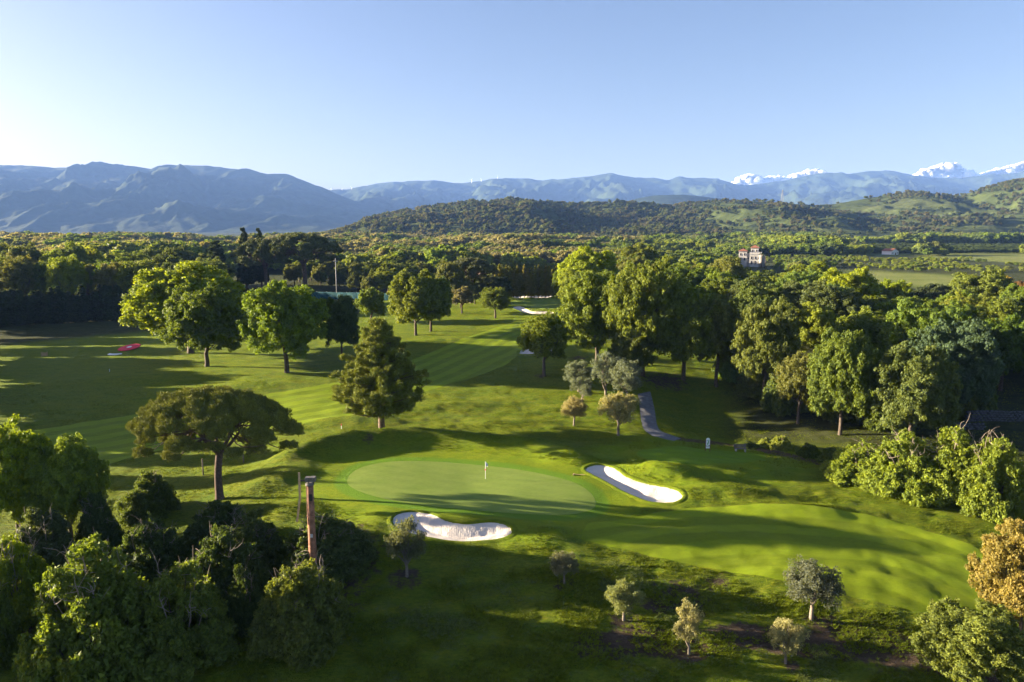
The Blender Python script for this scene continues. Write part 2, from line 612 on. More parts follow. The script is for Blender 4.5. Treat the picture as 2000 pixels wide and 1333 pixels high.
bunker_poly = {k: world_poly(v, 2) for k, v in BUNKERS.items()}
green_poly = world_poly(GREEN_PX)
tee_poly = world_poly([(1238, 882), (1290, 876), (1400, 878), (1480, 886), (1500, 895), (1478, 903), (1400, 906), (1300, 903), (1250, 893)])
far_green_poly = world_poly([(996, 592), (1005, 586), (1040, 584), (1085, 584), (1110, 588), (1112, 597), (1100, 603), (1070, 604), (1045, 603), (1025, 597), (1005, 596)])


def resample(pts, n):
    pts = np.asarray(pts, float)
    for _ in range(2):
        q = np.concatenate([pts[:1], np.stack([pts[:-1] * .75 + pts[1:] * .25, pts[:-1] * .25 + pts[1:] * .75], 1).reshape(-1, pts.shape[1]), pts[-1:]])
        pts = q
    d = np.concatenate([[0], np.cumsum(np.linalg.norm(np.diff(pts, axis=0), axis=1))])
    s = np.linspace(0, d[-1], n)
    return np.stack([np.interp(s, d, pts[:, i]) for i in range(pts.shape[1])], 1)


def ribbon_def(a, b, n=90):
    A = resample([on(*p)[:2] for p in a], n); B = resample([on(*p)[:2] for p in b], n)
    return A, B


fair1 = ribbon_def([(-60, 862), (119, 834), (360, 791), (600, 760), (720, 735), (794, 708), (850, 685), (899, 665), (924, 654), (996, 632), (1030, 625)],
                   [(-60, 985), (230, 900), (430, 850), (640, 822), (760, 790), (830, 765), (900, 745), (960, 725), (1005, 705), (1030, 665), (1075, 632)], 140)
fair2 = ribbon_def([(1150, 1022), (1300, 996), (1450, 986), (1600, 990), (1720, 1008), (1850, 1048), (2000, 1105), (2120, 1150)],
                   [(1130, 1052), (1240, 1078), (1400, 1112), (1600, 1150), (1800, 1195), (1950, 1235), (2060, 1262), (2180, 1290)], 90)
cart = ribbon_def([(1246, 770), (1250, 800), (1253, 830), (1262, 846), (1290, 856), (1318, 862)],
                  [(1270, 765), (1279, 800), (1282, 830), (1290, 843), (1315, 852), (1330, 857)], 40)


def ring_poly(A, B):
    return np.concatenate([A, B[::-1]])


SHEETS = [green_poly, tee_poly, far_green_poly, ring_poly(*fair1), ring_poly(*fair2), ring_poly(*cart)]


def ground_z(x, y):
    z = h_full(x, y)
    for P in SHEETS:
        z = z - .09 * (1 - sstep(-.9, -.05, poly_sd(x, y, P)))
    for P in bunker_poly.values():
        z = z - 1.6 * (1 - sstep(-.9, -.05, poly_sd(x, y, P)))
    return z


# ------------------------------------------------------------------ ground sheet
def build_ground():
    az = np.concatenate([np.arange(-math.pi, -.72, .07), np.arange(-.72, .72, .0036), np.arange(.72, math.pi - .03, .07)])
    rr = [3.0]
    while rr[-1] < 12000:
        r = rr[-1]
        k = 1.12 if r < 44 else 1.0062 if r < 128 else 1.011 if r < 330 else 1.035
        rr.append(r * k)
    rr = np.array(rr)
    R, A = np.meshgrid(rr, az, indexing='ij')
    X = R * np.sin(A); Y = R * np.cos(A)
    Z = ground_z(X, Y)
    nr, na = R.shape
    v = np.stack([X.ravel(), Y.ravel(), Z.ravel()], 1)
    c = len(v)
    v = np.concatenate([v, [[0, 0, float(ground_z(np.array([0.]), np.array([.1]))[0])]]])
    I, J = np.meshgrid(np.arange(nr - 1), np.arange(na), indexing='ij')
    J2 = (J + 1) % na
    f = np.stack([I * na + J, I * na + J2, (I + 1) * na + J2, (I + 1) * na + J], -1).reshape(-1, 4)[:, ::-1]
    me = new_mesh('ground', v, f, GRASS, True)
    x, y = v[:, 0], v[:, 1]
    r = np.hypot(x, y); azv = np.arctan2(x, y)
    pxl = 1000 + FPX * x / np.maximum(y, 1)
    sg = poly_sd(x, y, green_poly)
    collar = (1 - sstep(1.3, 1.9, sg)) 
    surround = np.minimum.reduce([sg, poly_sd(x, y, tee_poly)])
    n1 = fbm(x / 14, y / 14, 21, 3)
    mown = np.clip((1 - sstep(5, 9, surround)) * .8 + .35 * sstep(140, 150, r) * (pxl < 560), 0, 1)
    weeds = (1 - sstep(62, 70, y)) * .9 + .5 * sstep(200, 215, r) * (pxl < 330) * (r < 250)
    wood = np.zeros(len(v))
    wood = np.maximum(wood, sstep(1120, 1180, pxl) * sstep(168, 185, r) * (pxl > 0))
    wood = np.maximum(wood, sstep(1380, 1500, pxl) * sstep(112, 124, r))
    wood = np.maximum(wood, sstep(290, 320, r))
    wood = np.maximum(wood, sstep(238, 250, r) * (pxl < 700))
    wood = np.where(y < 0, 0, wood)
    # far fields and orchard ground on the right
    fld = (1 - sstep(8, 30, poly_sd2(x, y, FIELD1))) + (1 - sstep(8, 30, poly_sd2(x, y, FIELD2)))
    fld = np.clip(fld + .55 * (1 - sstep(8, 30, poly_sd2(x, y, FIELD3))), 0, 1)
    wood = wood * (1 - fld)
    dirt = np.zeros(len(v))
    for px, py, rad in SOILPATCH:
        p = on(px, py)
        dirt = np.maximum(dirt, .8 - .8 * sstep(.2, 1.1, np.hypot(x - p[0], y - p[1]) / rad))
    for P, w in ((TRACK, 1.7), (TRACK2, 1.4)):
        d = polyline_d(x, y, P)
        dirt = np.maximum(dirt, 1.1 * (1 - sstep(w * .5, w * 1.5, d)))
    d = polyline_d(x, y, SHRUBLINE)
    dirt = np.maximum(dirt, .62 * (1 - sstep(4, 9, d)))
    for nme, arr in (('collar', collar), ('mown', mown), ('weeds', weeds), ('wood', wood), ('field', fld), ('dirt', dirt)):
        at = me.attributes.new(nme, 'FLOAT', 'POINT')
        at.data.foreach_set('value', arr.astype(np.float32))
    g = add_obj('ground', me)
    return tag(g, 'rolling grass ground of the golf course and the plain beyond', 'ground', kind='structure')


def poly_sd2(x, y, P):
    """distance to polygon with a wide margin, for the far fields"""
    s = 20.0
    return poly_sd(np.asarray(x) / s, np.asarray(y) / s, np.asarray(P) / s) * s


def polyline_d(x, y, P):
    best = np.full(len(x), 1e9)
    P = np.asarray(P)
    for a, b in zip(P[:-1], P[1:]):
        e = b - a
        t = np.clip(((x - a[0]) * e[0] + (y - a[1]) * e[1]) / (e @ e + 1e-9), 0, 1)
        best = np.minimum(best, np.hypot(x - a[0] - e[0] * t, y - a[1] - e[1] * t))
    return best


FIELD1 = np.array([at_z(px, py, 5.5)[:2] for px, py in ((1690, 538), (1760, 541), (1850, 547), (1850, 556), (1780, 554), (1700, 549))])
FIELD2 = np.array([at_z(px, py, 8)[:2] for px, py in ((1850, 499), (1930, 497), (2050, 500), (2080, 512), (1950, 509), (1870, 505))])
FIELD3 = np.array([at_z(px, py, 9)[:2] for px, py in ((1640, 487), (1750, 484), (1900, 484), (2080, 488), (2080, 497), (1850, 497), (1660, 498))])
SOILPATCH = [(795, 1128, 3.2), (1103, 1140, 2.2), (1225, 1215, 3.2), (1350, 1280, 1.5), (1588, 1212, 1.8), (1545, 1297, 1.5), (1330, 1165, 5.0), (1400, 1140, 3.0), (1280, 1180, 3),
             (1640, 1240, 5), (1730, 1250, 6), (1180, 735, 5), (1130, 700, 4), (1490, 790, 6), (1060, 735, 3), (1700, 850, 8), (1900, 860, 8), (1600, 835, 6), (1300, 745, 8), (720, 858, 1.6)]
TRACK = [on(px, py)[:2] for px, py in ((1150, 1262), (1240, 1252), (1350, 1262), (1450, 1240), (1560, 1258), (1680, 1266), (1780, 1280), (1900, 1310), (2050, 1340))]
TRACK2 = [on(px, py)[:2] for px, py in ((1322, 858), (1400, 866), (1470, 876), (1560, 895), (1640, 915), (1800, 960), (2000, 985))]
SHRUBLINE = [on(px, py)[:2] for px, py in ((-60, 1250), (120, 1200), (300, 1240), (420, 1180), (600, 1180), (650, 1080))]
ground = build_ground()


# ------------------------------------------------------------------ mown sheets, bunkers, paths
def disc_sheet(name, P, mat, zoff, zfun=None, rings=22, stripe=None, edge_drop=0.0):
    c = P.mean(0)
    n = len(P)
    vs = []; ts = []
    for k in range(rings + 1):
        t = (k / rings) ** .8
        vs.append(c + (P - c) * t); ts.append(np.full(n, t))
    v = np.concatenate(vs); t = np.concatenate(ts)
    z = h_full(v[:, 0], v[:, 1]) + zoff
    if zfun is not None:
        z = z + zfun(v[:, 0], v[:, 1])
    # skirt
    sk = c + (v[-n:] - c) * (1.0 if edge_drop > .1 else 1.002); zs = h_full(sk[:, 0], sk[:, 1]) - edge_drop
    if edge_drop > .1:
        v = np.concatenate([v, sk]); z = np.concatenate([z, zs])
    I, J = np.meshgrid(np.arange(rings + (edge_drop > .1)), np.arange(n), indexing='ij'); J2 = (J + 1) % n
    f = np.stack([I * n + J, I * n + J2, (I + 1) * n + J2, (I + 1) * n + J], -1).reshape(-1, 4)
    x0, x1 = P, np.roll(P, -1, 0)
    if (x0[:, 0] * x1[:, 1] - x1[:, 0] * x0[:, 1]).sum() > 0:
        pass
    else:
        f = f[:, ::-1]
    f = f[:, ::-1] if False else f
    me = new_mesh(name, np.column_stack([v, z]), f, mat, True)
    fix_up(me)
    if stripe is not None:
        at = me.attributes.new('stripe', 'FLOAT', 'POINT')
        at.data.foreach_set('value', (v @ np.array(stripe)).astype(np.float32))
    return me


def fix_up(me):
    n = np.zeros(len(me.polygons) * 3, np.float32)
    me.polygons.foreach_get('normal', n)
    if n.reshape(-1, 3)[:, 2].mean() < 0:
        me.flip_normals()


def ribbon_sheet(name, AB, mat, zoff, across=14, stripe_along=True):
    A, B = AB
    n = len(A)
    t = np.linspace(0, 1, across + 1)
    v = (A[:, None] * (1 - t)[None, :, None] + B[:, None] * t[None, :, None])
    w = np.linalg.norm(A - B, axis=1)
    st = (t[None, :] * w[:, None]).ravel() if stripe_along else np.repeat(np.concatenate([[0], np.cumsum(np.linalg.norm(np.diff((A + B) / 2, axis=0), axis=1))]), across + 1)
    v = v.reshape(-1, 2)
    z = h_full(v[:, 0], v[:, 1]) + zoff
    m = across + 1
    I, J = np.meshgrid(np.arange(n - 1), np.arange(across), indexing='ij')
    f = np.stack([I * m + J, I * m + J + 1, (I + 1) * m + J + 1, (I + 1) * m + J], -1).reshape(-1, 4)
    me = new_mesh(name, np.column_stack([v, z]), f, mat, True)
    fix_up(me)
    at = me.attributes.new('stripe', 'FLOAT', 'POINT')
    at.data.foreach_set('value', st.astype(np.float32))
    return me


tag(add_obj('putting_green', disc_sheet('putting_green', green_poly, GREEN_M, .004, rings=40, stripe=(.35, .94))), 'smooth pale putting green with white flag in front of the mound', 'green', kind='structure')
tag(add_obj('putting_green', disc_sheet('putting_green_far', far_green_poly, GREEN_M, .012, stripe=(.35, .94))), 'shaded putting green between two bunkers before the tall hedge', 'green', kind='structure')
tag(add_obj('tee_box', disc_sheet('tee_box', tee_poly, TEE_M, .012, stripe=(.2, .98))), 'raised mown tee platform beside the course map sign', 'tee', kind='structure')
tag(add_obj('fairway', ribbon_sheet('fairway', fair1, FAIRWAY_M, .012, 34)), 'striped mown fairway curving up to the far green', 'fairway', kind='structure')
tag(add_obj('fairway', ribbon_sheet('fairway_near', fair2, FAIRWAY_M, .012, 40)), 'sunlit mown fairway band below the oval bunker', 'fairway', kind='structure')
tag(add_obj('cart_path', ribbon_sheet('cart_path', cart, ASPHALT, .02, 8)), 'grey asphalt cart path running down out of the wood', 'path', kind='structure')


def bunker(key, label, depth=.55):
    P = bunker_poly[key]
    root = empty('sand_bunker', (0, 0, 0))
    tag(root, label, 'bunker')

    def dish(x, y):
        d = np.maximum(-poly_sd(x, y, P), 0)
        return -depth * sstep(0, 2.4, d) - .10 * sstep(0, .12, d) + (.012 + .032 * sstep(-.2, .3, fbm(x / 5, y / 5, 2, 1))) * fbm(x / .45, y / .45, 5, 2) * sstep(.1, .6, d)
    sand = add_obj('sand', disc_sheet('sand', P, SAND, .01, dish, 36, edge_drop=.4), root)
    # raised turf lip round the sand
    n = len(P)
    Q = np.roll(P, -1, 0) - np.roll(P, 1, 0)
    nr = np.stack([Q[:, 1], -Q[:, 0]], 1); nr /= np.linalg.norm(nr, axis=1)[:, None] + 1e-9
    if ((P + nr * .1 - P.mean(0)) ** 2).sum() < ((P - P.mean(0)) ** 2).sum():
        nr = -nr
    z0 = h_full(P[:, 0], P[:, 1])
    prof = [(-.10, -.25), (-.12, .02), (-.04, .10), (.12, .13), (.35, .07), (.65, -.03)]
    v = []
    for o, dz in prof:
        q = P + nr * o
        wob = .03 * fbm(q[:, 0] / .4, q[:, 1] / .4, 3, 2)
        v.append(np.column_stack([q, h_full(q[:, 0], q[:, 1]) + dz + (wob if dz > 0 else 0)]))
    v = np.concatenate(v)
    I, J = np.meshgrid(np.arange(len(prof) - 1), np.arange(n), indexing='ij'); J2 = (J + 1) % n
    f = np.stack([I * n + J, I * n + J2, (I + 1) * n + J2, (I + 1) * n + J], -1).reshape(-1, 4)
    me = new_mesh('turf_lip', v, f, GRASS, True)
    fix_up(me)
    at = me.attributes.new('mown', 'FLOAT', 'POINT'); at.data.foreach_set('value', np.full(len(v), .4, np.float32))
    add_obj('turf_lip', me, root)
    return root


bunker('front', 'kidney shaped white sand bunker with footprints in front of the putting green', .5)
bunker('side', 'long white sand bunker half in shade beside the putting green', .5)
bunker('farnear', 'pale shaded sand bunker on the near side of the far green', .5)
bunker('farback', 'thin shaded sand bunker behind the far flag', .5)
bunker('fairway', 'small sand bunker at the fairway edge half hidden behind a tree', .4)


# ------------------------------------------------------------------ hills and mountains
def hill_mat(name, a, b, c, scale):
    m, nt, nd, ln, out = nodes_of(name)
    tc = nd.new('ShaderNodeTexCoord').outputs['Object']
    n1 = noise_n(nd, ln, tc, scale, 5, .65); n2 = noise_n(nd, ln, tc, scale * 9, 4, .7)
    col = ramp(nd, ln, n1, [(.35, a), (.52, b), (.68, c)])
    col = mixc(nd, ln, .55, col, ramp(nd, ln, n2, [(.35, tuple(x * .45 for x in b)), (.65, tuple(min(1, x * 1.5) for x in b))]))
    bs = nd.new('ShaderNodeBsdfPrincipled'); bs.inputs['Roughness'].default_value = .95; bs.inputs['Specular IOR Level'].default_value = .05
    ln.new(col, bs.inputs['Base Color'])
    bp = nd.new('ShaderNodeBump'); bp.inputs['Strength'].default_value = .8; bp.inputs['Distance'].default_value = 12 if scale < .005 else 3
    ln.new(n2, bp.inputs['Height']); ln.new(bp.outputs[0], bs.inputs['Normal'])
    ln.new(bs.outputs[0], out.inputs[0])
    return m


MOUNTAIN_M = hill_mat('mountain_scrub', (.018, .030, .012), (.026, .038, .016), (.040, .048, .022), .0012)
HILL_M = hill_mat('hill_grass', (.034, .050, .016), (.054, .070, .022), (.090, .096, .036), .006)


def range_mesh(name, sil, Yc, Yb, back, mat, nx, nt_, spur, seed, zb=8.0, dy=0.0, xs=None, fscale=1.0, px0=-900, px1=2900, power=1.15):
    """a ridge whose crest follows the skyline points sil (pixel x, pixel y); slopes run down to the plain in front and behind"""
    px = np.linspace(px0, px1, nx)
    sx = [p[0] for p in sil]; sy = [p[1] for p in sil]
    py = np.interp(px, sx, sy) + dy
    t = np.concatenate([np.linspace(0, 1, nt_), 1 + np.linspace(0, 1, nt_ // 3)[1:]])      # 0 foot, 1 crest, 2 back foot
    PX, T = np.meshgrid(px, t, indexing='ij')
    zc = H_CAM + (448 - py) / FPX * Yc
    zc = np.maximum(zc, zb - 6)[:, None]
    Y = np.where(T <= 1, Yb + (Yc - Yb) * T, Yc + back * (T - 1))
    X = (PX - 1000) / FPX * np.where(T <= 1, Yc * .35 + Y * .65, Y * .65 + Yc * .35)
    prof = np.where(T <= 1, T ** power, np.cos((T - 1) * math.pi / 2) ** 1.3)
    w = np.where(T <= 1, np.sin(math.pi * T) ** .7, np.sin(math.pi * (2 - T)) * .6)
    L = spur[1]
    wx = X + spur[1] * .5 * fbm(X / L, Y / L, seed + 3, 2)
    sp = ridged(wx / L, Y / (L * 2.6), seed, 5)
    Z = zb + (zc - zb) * np.clip(prof + (sp * .5 - .12) * w * spur[0], 0, 1.0)
    Z = Z + w * (zc - zb) * .075 * fbm(X / (L * .22), Y / (L * .22), seed + 9, 4)
    Z = np.where(T <= 0, zb - 30, Z); Z = np.where(T >= 2, zb - 30, Z)
    n, m = PX.shape
    v = np.stack([X, Y, Z], -1).reshape(-1, 3)
    I, J = np.meshgrid(np.arange(n - 1), np.arange(m - 1), indexing='ij')
    f = np.stack([I * m + J, I * m + J + 1, (I + 1) * m + J + 1, (I + 1) * m + J], -1).reshape(-1, 4)
    me = new_mesh(name, v, f, mat, True)
    fix_up(me)
    return me, (X, Y, Z, PX, T)


def crest_noise(sil, amp, step, seed):
    xs = np.arange(sil[0][0], sil[-1][0], step)
    ys = np.interp(xs, [p[0] for p in sil], [p[1] for p in sil]) + amp * fbm(xs / 22., xs * 0 + .3, seed, 4)
    return list(zip(xs, ys))


SIL_LEFT = [(-900, 380), (-500, 330), (-200, 318), (0, 325), (60, 328), (130, 332), (190, 330), (230, 325), (270, 330), (318, 336), (332, 328), (380, 327), (440, 330), (470, 334), (500, 342), (540, 347), (575, 345), (600, 355),
            (640, 372), (680, 388), (720, 400), (770, 412), (850, 432), (1000, 452), (2900, 470)]
SIL_FAR = [(-900, 470), (300, 455), (560, 400), (640, 374), (690, 372), (740, 362), (790, 358), (850, 356), (900, 362), (960, 354), (1010, 352), (1060, 356), (1110, 352), (1150, 348), (1190, 343), (1230, 350), (1270, 352), (1300, 356),
           (1312, 350), (1320, 347), (1332, 350), (1370, 351), (1400, 355), (1440, 366), (1480, 362), (1540, 352), (1580, 343), (1610, 341), (1640, 345), (1680, 338), (1720, 338), (1760, 345), (1800, 351), (1850, 352), (1880, 348), (1940, 344), (2000, 336),
           (2200, 330), (2500, 345), (2900, 400)]
me, _ = range_mesh('mountain', crest_noise(SIL_FAR, 2.2, 7, 60), 10500, 6800, 1000, MOUNTAIN_M, 620, 80, (.6, 620.), 71, px0=300, px1=2600)
tag(add_obj('mountain', me), 'long far blue mountain range across the right of the skyline', 'mountain', kind='structure')
me, _ = range_mesh('mountain', crest_noise(SIL_LEFT, 2.0, 7, 50), 8200, 4300, 1400, MOUNTAIN_M, 560, 120, (.75, 820.), 41, px0=-600, px1=1100)
tag(add_obj('mountain', me), 'big hazy blue mountain with wooded spurs rising on the left', 'mountain', kind='structure')
SIL_MID = [(-900, 470), (1150, 440), (1230, 392), (1270, 384), (1330, 383), (1380, 388), (1450, 395), (1600, 420), (2900, 470)]
me, _ = range_mesh('hill', crest_noise(SIL_MID, 1.0, 7, 55), 5200, 4000, 600, MOUNTAIN_M, 260, 40, (.4, 500.), 91)
tag(add_obj('hill', me), 'low blue green foothill peeping over the wooded ridge', 'hill', kind='structure')

SIL_HILL = [(-900, 480), (540, 474), (600, 470), (650, 461), (700, 443), (760, 420), (850, 404), (950, 398), (1000, 395), (1050, 398), (1130, 402), (1200, 397), (1250, 400), (1300, 406), (1350, 399), (1400, 395), (1450, 394), (1500, 397), (1560, 402), (1620, 401),
            (1700, 386), (1750, 379), (1790, 378), (1850, 388), (1880, 379), (1930, 365), (2000, 351), (2100, 336), (2300, 330), (2900, 400)]
hill_me, HG = range_mesh('hill', crest_noise(SIL_HILL, 1.5, 7, 65), 2000, 1180, 700, HILL_M, 520, 90, (.8, 230.), 17, zb=9.0, power=1.0)
tag(add_obj('hill', hill_me), 'wooded and grassy ridge stretching behind the plain', 'hill', kind='structure')


# ------------------------------------------------------------------ clouds behind the mountains
def cloud_mat():
    m, nt, nd, ln, out = nodes_of('cloud_white')
    tc = nd.new('ShaderNodeTexCoord').outputs['Object']
    n = noise_n(nd, ln, tc, .004, 6, .65)
    d = nd.new('ShaderNodeBsdfPrincipled')
    d.inputs['Base Color'].default_value = (.84, .84, .85, 1)
    d.inputs['Roughness'].default_value = 1.0
    d.inputs['Specular IOR Level'].default_value = 0.0
    d.inputs['Subsurface Weight'].default_value = 1.0
    d.inputs['Subsurface Radius'].default_value = (1.0, 1.0, 1.0)
    d.inputs['Subsurface Scale'].default_value = 500.0
    bp = nd.new('ShaderNodeBump'); bp.inputs['Distance'].default_value = 60; bp.inputs['Strength'].default_value = .5
    ln.new(n, bp.inputs['Height']); ln.new(bp.outputs[0], d.inputs['Normal'])
    ln.new(d.outputs[0], out.inputs[0])
    return m


CLOUD_M = cloud_mat()
import bmesh
_bm = bmesh.new(); bmesh.ops.create_icosphere(_bm, subdivisions=3, radius=1)
ICO_V = np.array([v.co[:] for v in _bm.verts]); ICO_F = np.array([[v.index for v in f.verts] for f in _bm.faces]); _bm.free()


def cloud(label, sil, Y, seed):
    """cumulus heap under the skyline points sil"""
    g = np.random.default_rng(seed)
    V = []; F = []; n = 0
    xs = [p[0] for p in sil]; ys = [348 - (348 - p[1]) * .8 for p in sil]
    base = max(ys) + 14
    k = Y / FPX
    for _ in range(int((xs[-1] - xs[0]) * 1.2)):
        px = g.uniform(xs[0], xs[-1]); top = np.interp(px, xs, ys)
        r = g.choice([3.0, 5.0, 8.0, 11.0]) * g.uniform(.8, 1.2)
        py = g.uniform(top + r * .9, base) if g.random() < .5 else top + r * g.uniform(.9, 1.6)
        if base - top < 2 * r:
            r = max(1.2, (base - top) * .4); py = top + r
        c = np.array([(px - 1000) * k, Y + g.uniform(-14, 14) * k, H_CAM + (448 - py) * k])
        w = ICO_V * r * k
        ds = 1 + .16 * fbm(ICO_V[:, 0] * 2.1 + ICO_V[:, 2] * 1.3 + g.uniform(0, 90), ICO_V[:, 1] * 2.1 - ICO_V[:, 2] * 1.7 + g.uniform(0, 90), 3, 4)[:, None]
        V.append(w * ds * np.array([1, 1, .8]) + c); F.append(ICO_F + n); n += len(ICO_V)
    me = new_mesh('cloud', np.concatenate(V), np.concatenate(F), CLOUD_M, True)
    return tag(add_obj('cloud', me), label, 'cloud', 'cumulus clouds on the skyline', 'stuff')


cloud('white cumulus cloud low over the mountain saddle', [(1422, 364), (1430, 350), (1446, 342), (1462, 341), (1476, 350), (1492, 346), (1510, 345), (1526, 348), (1540, 338), (1556, 336), (1568, 328), (1582, 328), (1592, 338), (1606, 346)], 19000, 1)
cloud('tall white cumulus cloud above the mountain shoulder', [(1766, 348), (1776, 333), (1790, 327), (1802, 328), (1812, 319), (1826, 314), (1840, 316), (1850, 326), (1862, 328), (1874, 334), (1895, 346)], 19000, 2)
cloud('white cumulus cloud at the skyline edge above the highest hill', [(1898, 340), (1915, 333), (1940, 323), (1962, 318), (1980, 310), (1992, 314), (2020, 322), (2060, 330)], 19000, 3)


# ------------------------------------------------------------------ foliage generators
def unit(g, n):
    v = g.normal(size=(n, 3))
    return v / np.linalg.norm(v, axis=1)[:, None]


def norm(v):
    return v / (np.linalg.norm(v, axis=1)[:, None] + 1e-9)


def leaves_mesh(name, pos, nrm, tan, size, width, var, mat, fold=.25):
    n = len(pos)
    t = norm(tan - nrm * (tan * nrm).sum(1)[:, None])
    b = np.cross(nrm, t)
    s = size[:, None]
    v = np.stack([pos - t * s * .75 - b * s * width * .95, pos - t * s * .35 + b * s * width * 1.15 - nrm * s * fold, pos + t * s * 1.15], 1).reshape(-1, 3)
    f = np.arange(n * 3).reshape(-1, 3)
    me = new_mesh(name, v, f, mat)
    at = me.attributes.new('leafvar', 'FLOAT', 'FACE')
    at.data.foreach_set('value', np.clip(var, 0, 1).astype(np.float32))
    return me


def lobes_to_leaves(g, lobes, leaf, cover=1.0, rc=.34, sub=5, up=.15, needle=False, low=-.55, jit=.7, ragged=.25, core=.0, width=.6):
    """lobes: (cx,cy,cz,rx,ry,rz) ellipsoids whose surface is covered by leaf clumps made of smaller clumps"""
    CL = []; RL = []
    for (cx, cy, cz, rx, ry, rz) in lobes:
        rm = (rx + ry + rz) / 3
        R = rc * rm
        k = max(6, int(3.4 * (rx * ry + rx * rz + ry * rz) / 3 / (R * R)))
        u = unit(g, k * 2)
        u = u[u[:, 2] > low][:k]
        rad = 1 - rc * .8 + ragged * (g.random(len(u)) - .55)
        CL.append(np.array([cx, cy, cz]) + u * rad[:, None] * np.array([rx, ry, rz])); RL.append(np.full(len(u), R) * g.uniform(.7, 1.25, len(u)))
    C = np.concatenate(CL); R = np.concatenate(RL)
    kv = g.random(len(C))
    # second level
    i2 = np.repeat(np.arange(len(C)), sub)
    u = unit(g, len(i2)); u[:, 2] = u[:, 2] * .8 + .15
    C2 = C[i2] + u * (R[i2] * g.uniform(.45, .85, len(i2)))[:, None]
    R2 = R[i2] * g.uniform(.36, .62, len(i2))
    v2 = kv[i2] * .6 + .4 * g.random(len(i2))
    la = 1.75 * width * leaf * leaf
    n = np.maximum(6, cover * 5.0 * R2 * R2 / la).astype(int)
    i3 = np.repeat(np.arange(len(C2)), n)
    u = unit(g, len(i3)); u[:, 2] = u[:, 2] * .85 + .12; u = norm(u)
    pos = C2[i3] + u * (R2[i3] * (.55 + .5 * g.random(len(i3))))[:, None]
    nr = norm(u + np.array([0, 0, up]) + jit * unit(g, len(i3)))
    if needle:
        tan = norm(u + .55 * unit(g, len(i3)) + np.array([0, 0, .6])); nr = norm(np.cross(tan, unit(g, len(i3))))
    else:
        tan = unit(g, len(i3))
    size = leaf * g.uniform(.6, 1.3, len(i3))
    var = v2[i3] * .5 + .5 * g.random(len(i3))
    return pos, nr, tan, size, var, C


def bent(a, b, g, k=5, wob=.08, sag=0.0):
    a = np.array(a, float); b = np.array(b, float)
    L = np.linalg.norm(b - a)
    off = g.normal(size=3) * wob * L
    pts = []
    for i in range(k + 1):
        t = i / k
        pts.append(a + (b - a) * t + off * math.sin(math.pi * t) + np.array([0, 0, sag * L * math.sin(math.pi * t)]))
    return pts


class Proto:
    def __init__(self, crown, trunk, w, h, extra=None):
        self.crown = crown; self.trunk = trunk; self.w = w; self.h = h; self.extra = extra or {}


def dims(pos):
    return 2 * np.percentile(np.hypot(pos[:, 0], pos[:, 1]), 98.0), np.percentile(pos[:, 2], 99.7)


def make_trunk(g, C, h_fork, r0, mat, limbs=14, stems=1, spread=.5, lean=(0, 0), sides=7, h_top=None, name='trunk'):
    mb = MB()
    top_c = C[:, 2].max()
    for s in range(stems):
        a = 2 * math.pi * s / max(1, stems) + g.uniform(0, 1)
        bx = spread * math.cos(a) * (stems > 1); by = spread * math.sin(a) * (stems > 1)
        fork = np.array([bx * 1.8 + lean[0], by * 1.8 + lean[1], h_fork * g.uniform(.85, 1.15)])
        rr = r0 * (1 if stems == 1 else .62)
        pts = bent((bx, by, -.5), fork, g, 5, .03)
        mb.tube(pts, [rr * 1.45, rr * 1.12, rr, rr * .95, rr * .9, rr * .85], sides, False)
        idx = g.permutation(len(C))[:max(3, limbs // stems)]
        if stems > 1:
            d = ((C[:, :2] - fork[:2]) ** 2).sum(1); idx = np.argsort(d)[:len(C) // stems]; idx = idx[g.permutation(len(idx))[:max(3, limbs // stems)]]
        leader = fork + np.array([g.normal() * .3, g.normal() * .3, max(.5, (top_c - fork[2]) * .75)])
        mb.tube(bent(fork - np.array([0, 0, .2]), leader, g, 5, .08), np.linspace(rr * .8, rr * .15, 6), 6, False)
        for i in idx:
            st = fork + (leader - fork) * g.uniform(0, .5)
            en = C[i]
            L = np.linalg.norm(en - st)
            mb.tube(bent(st, en, g, 5, .08, .06), np.linspace(rr * g.uniform(.28, .5), rr * .07, 6), 5, False)
    return new_mesh(name, mb.v, mb.f, mat, True)


def broadleaf(seed, W=14., Hh=15., bottom=.18, leaf=.26, nlobe=11, cover=1.0, dens=None, flat=1.0, stems=1, mat=LEAF, ragged=.3, r0=.36, rc=.36, low=-.55, limbs=14):
    g = np.random.default_rng(seed)
    zc = Hh * (bottom + (1 - bottom) * .46); rz = Hh * (1 - bottom) * .5; rx = W * .5
    lobes = [(0, 0, zc, rx * .66, rx * .66, rz * .72)]
    for i in range(nlobe):
        a = i * 2.399963 + g.uniform(-.3, .3); z = -0.62 + 1.5 * (i + .5) / nlobe
        z = min(z, .9)
        rho = math.sqrt(max(0.0, 1 - z * z))
        s = g.uniform(.24, .47)
        lobes.append((rx * (1 - s) * rho * math.cos(a) * g.uniform(.9, 1.1), rx * (1 - s) * rho * math.sin(a) * g.uniform(.9, 1.1), zc + rz * (1 - s * .9) * z * flat * g.uniform(.9, 1.08), rx * s, rx * s, min(rx, rz) * s * .95))
    pos, nr, tan, size, var, C = lobes_to_leaves(g, lobes, leaf, cover, rc, 5, ragged=ragged, low=low)
    me = leaves_mesh('crown', pos, nr, tan, size, .6, var, mat)
    w, h = dims(pos)
    tr = make_trunk(g, C, Hh * (bottom + .12), r0, BARK, limbs, stems, spread=.8)
    return Proto(me, tr, w, h)


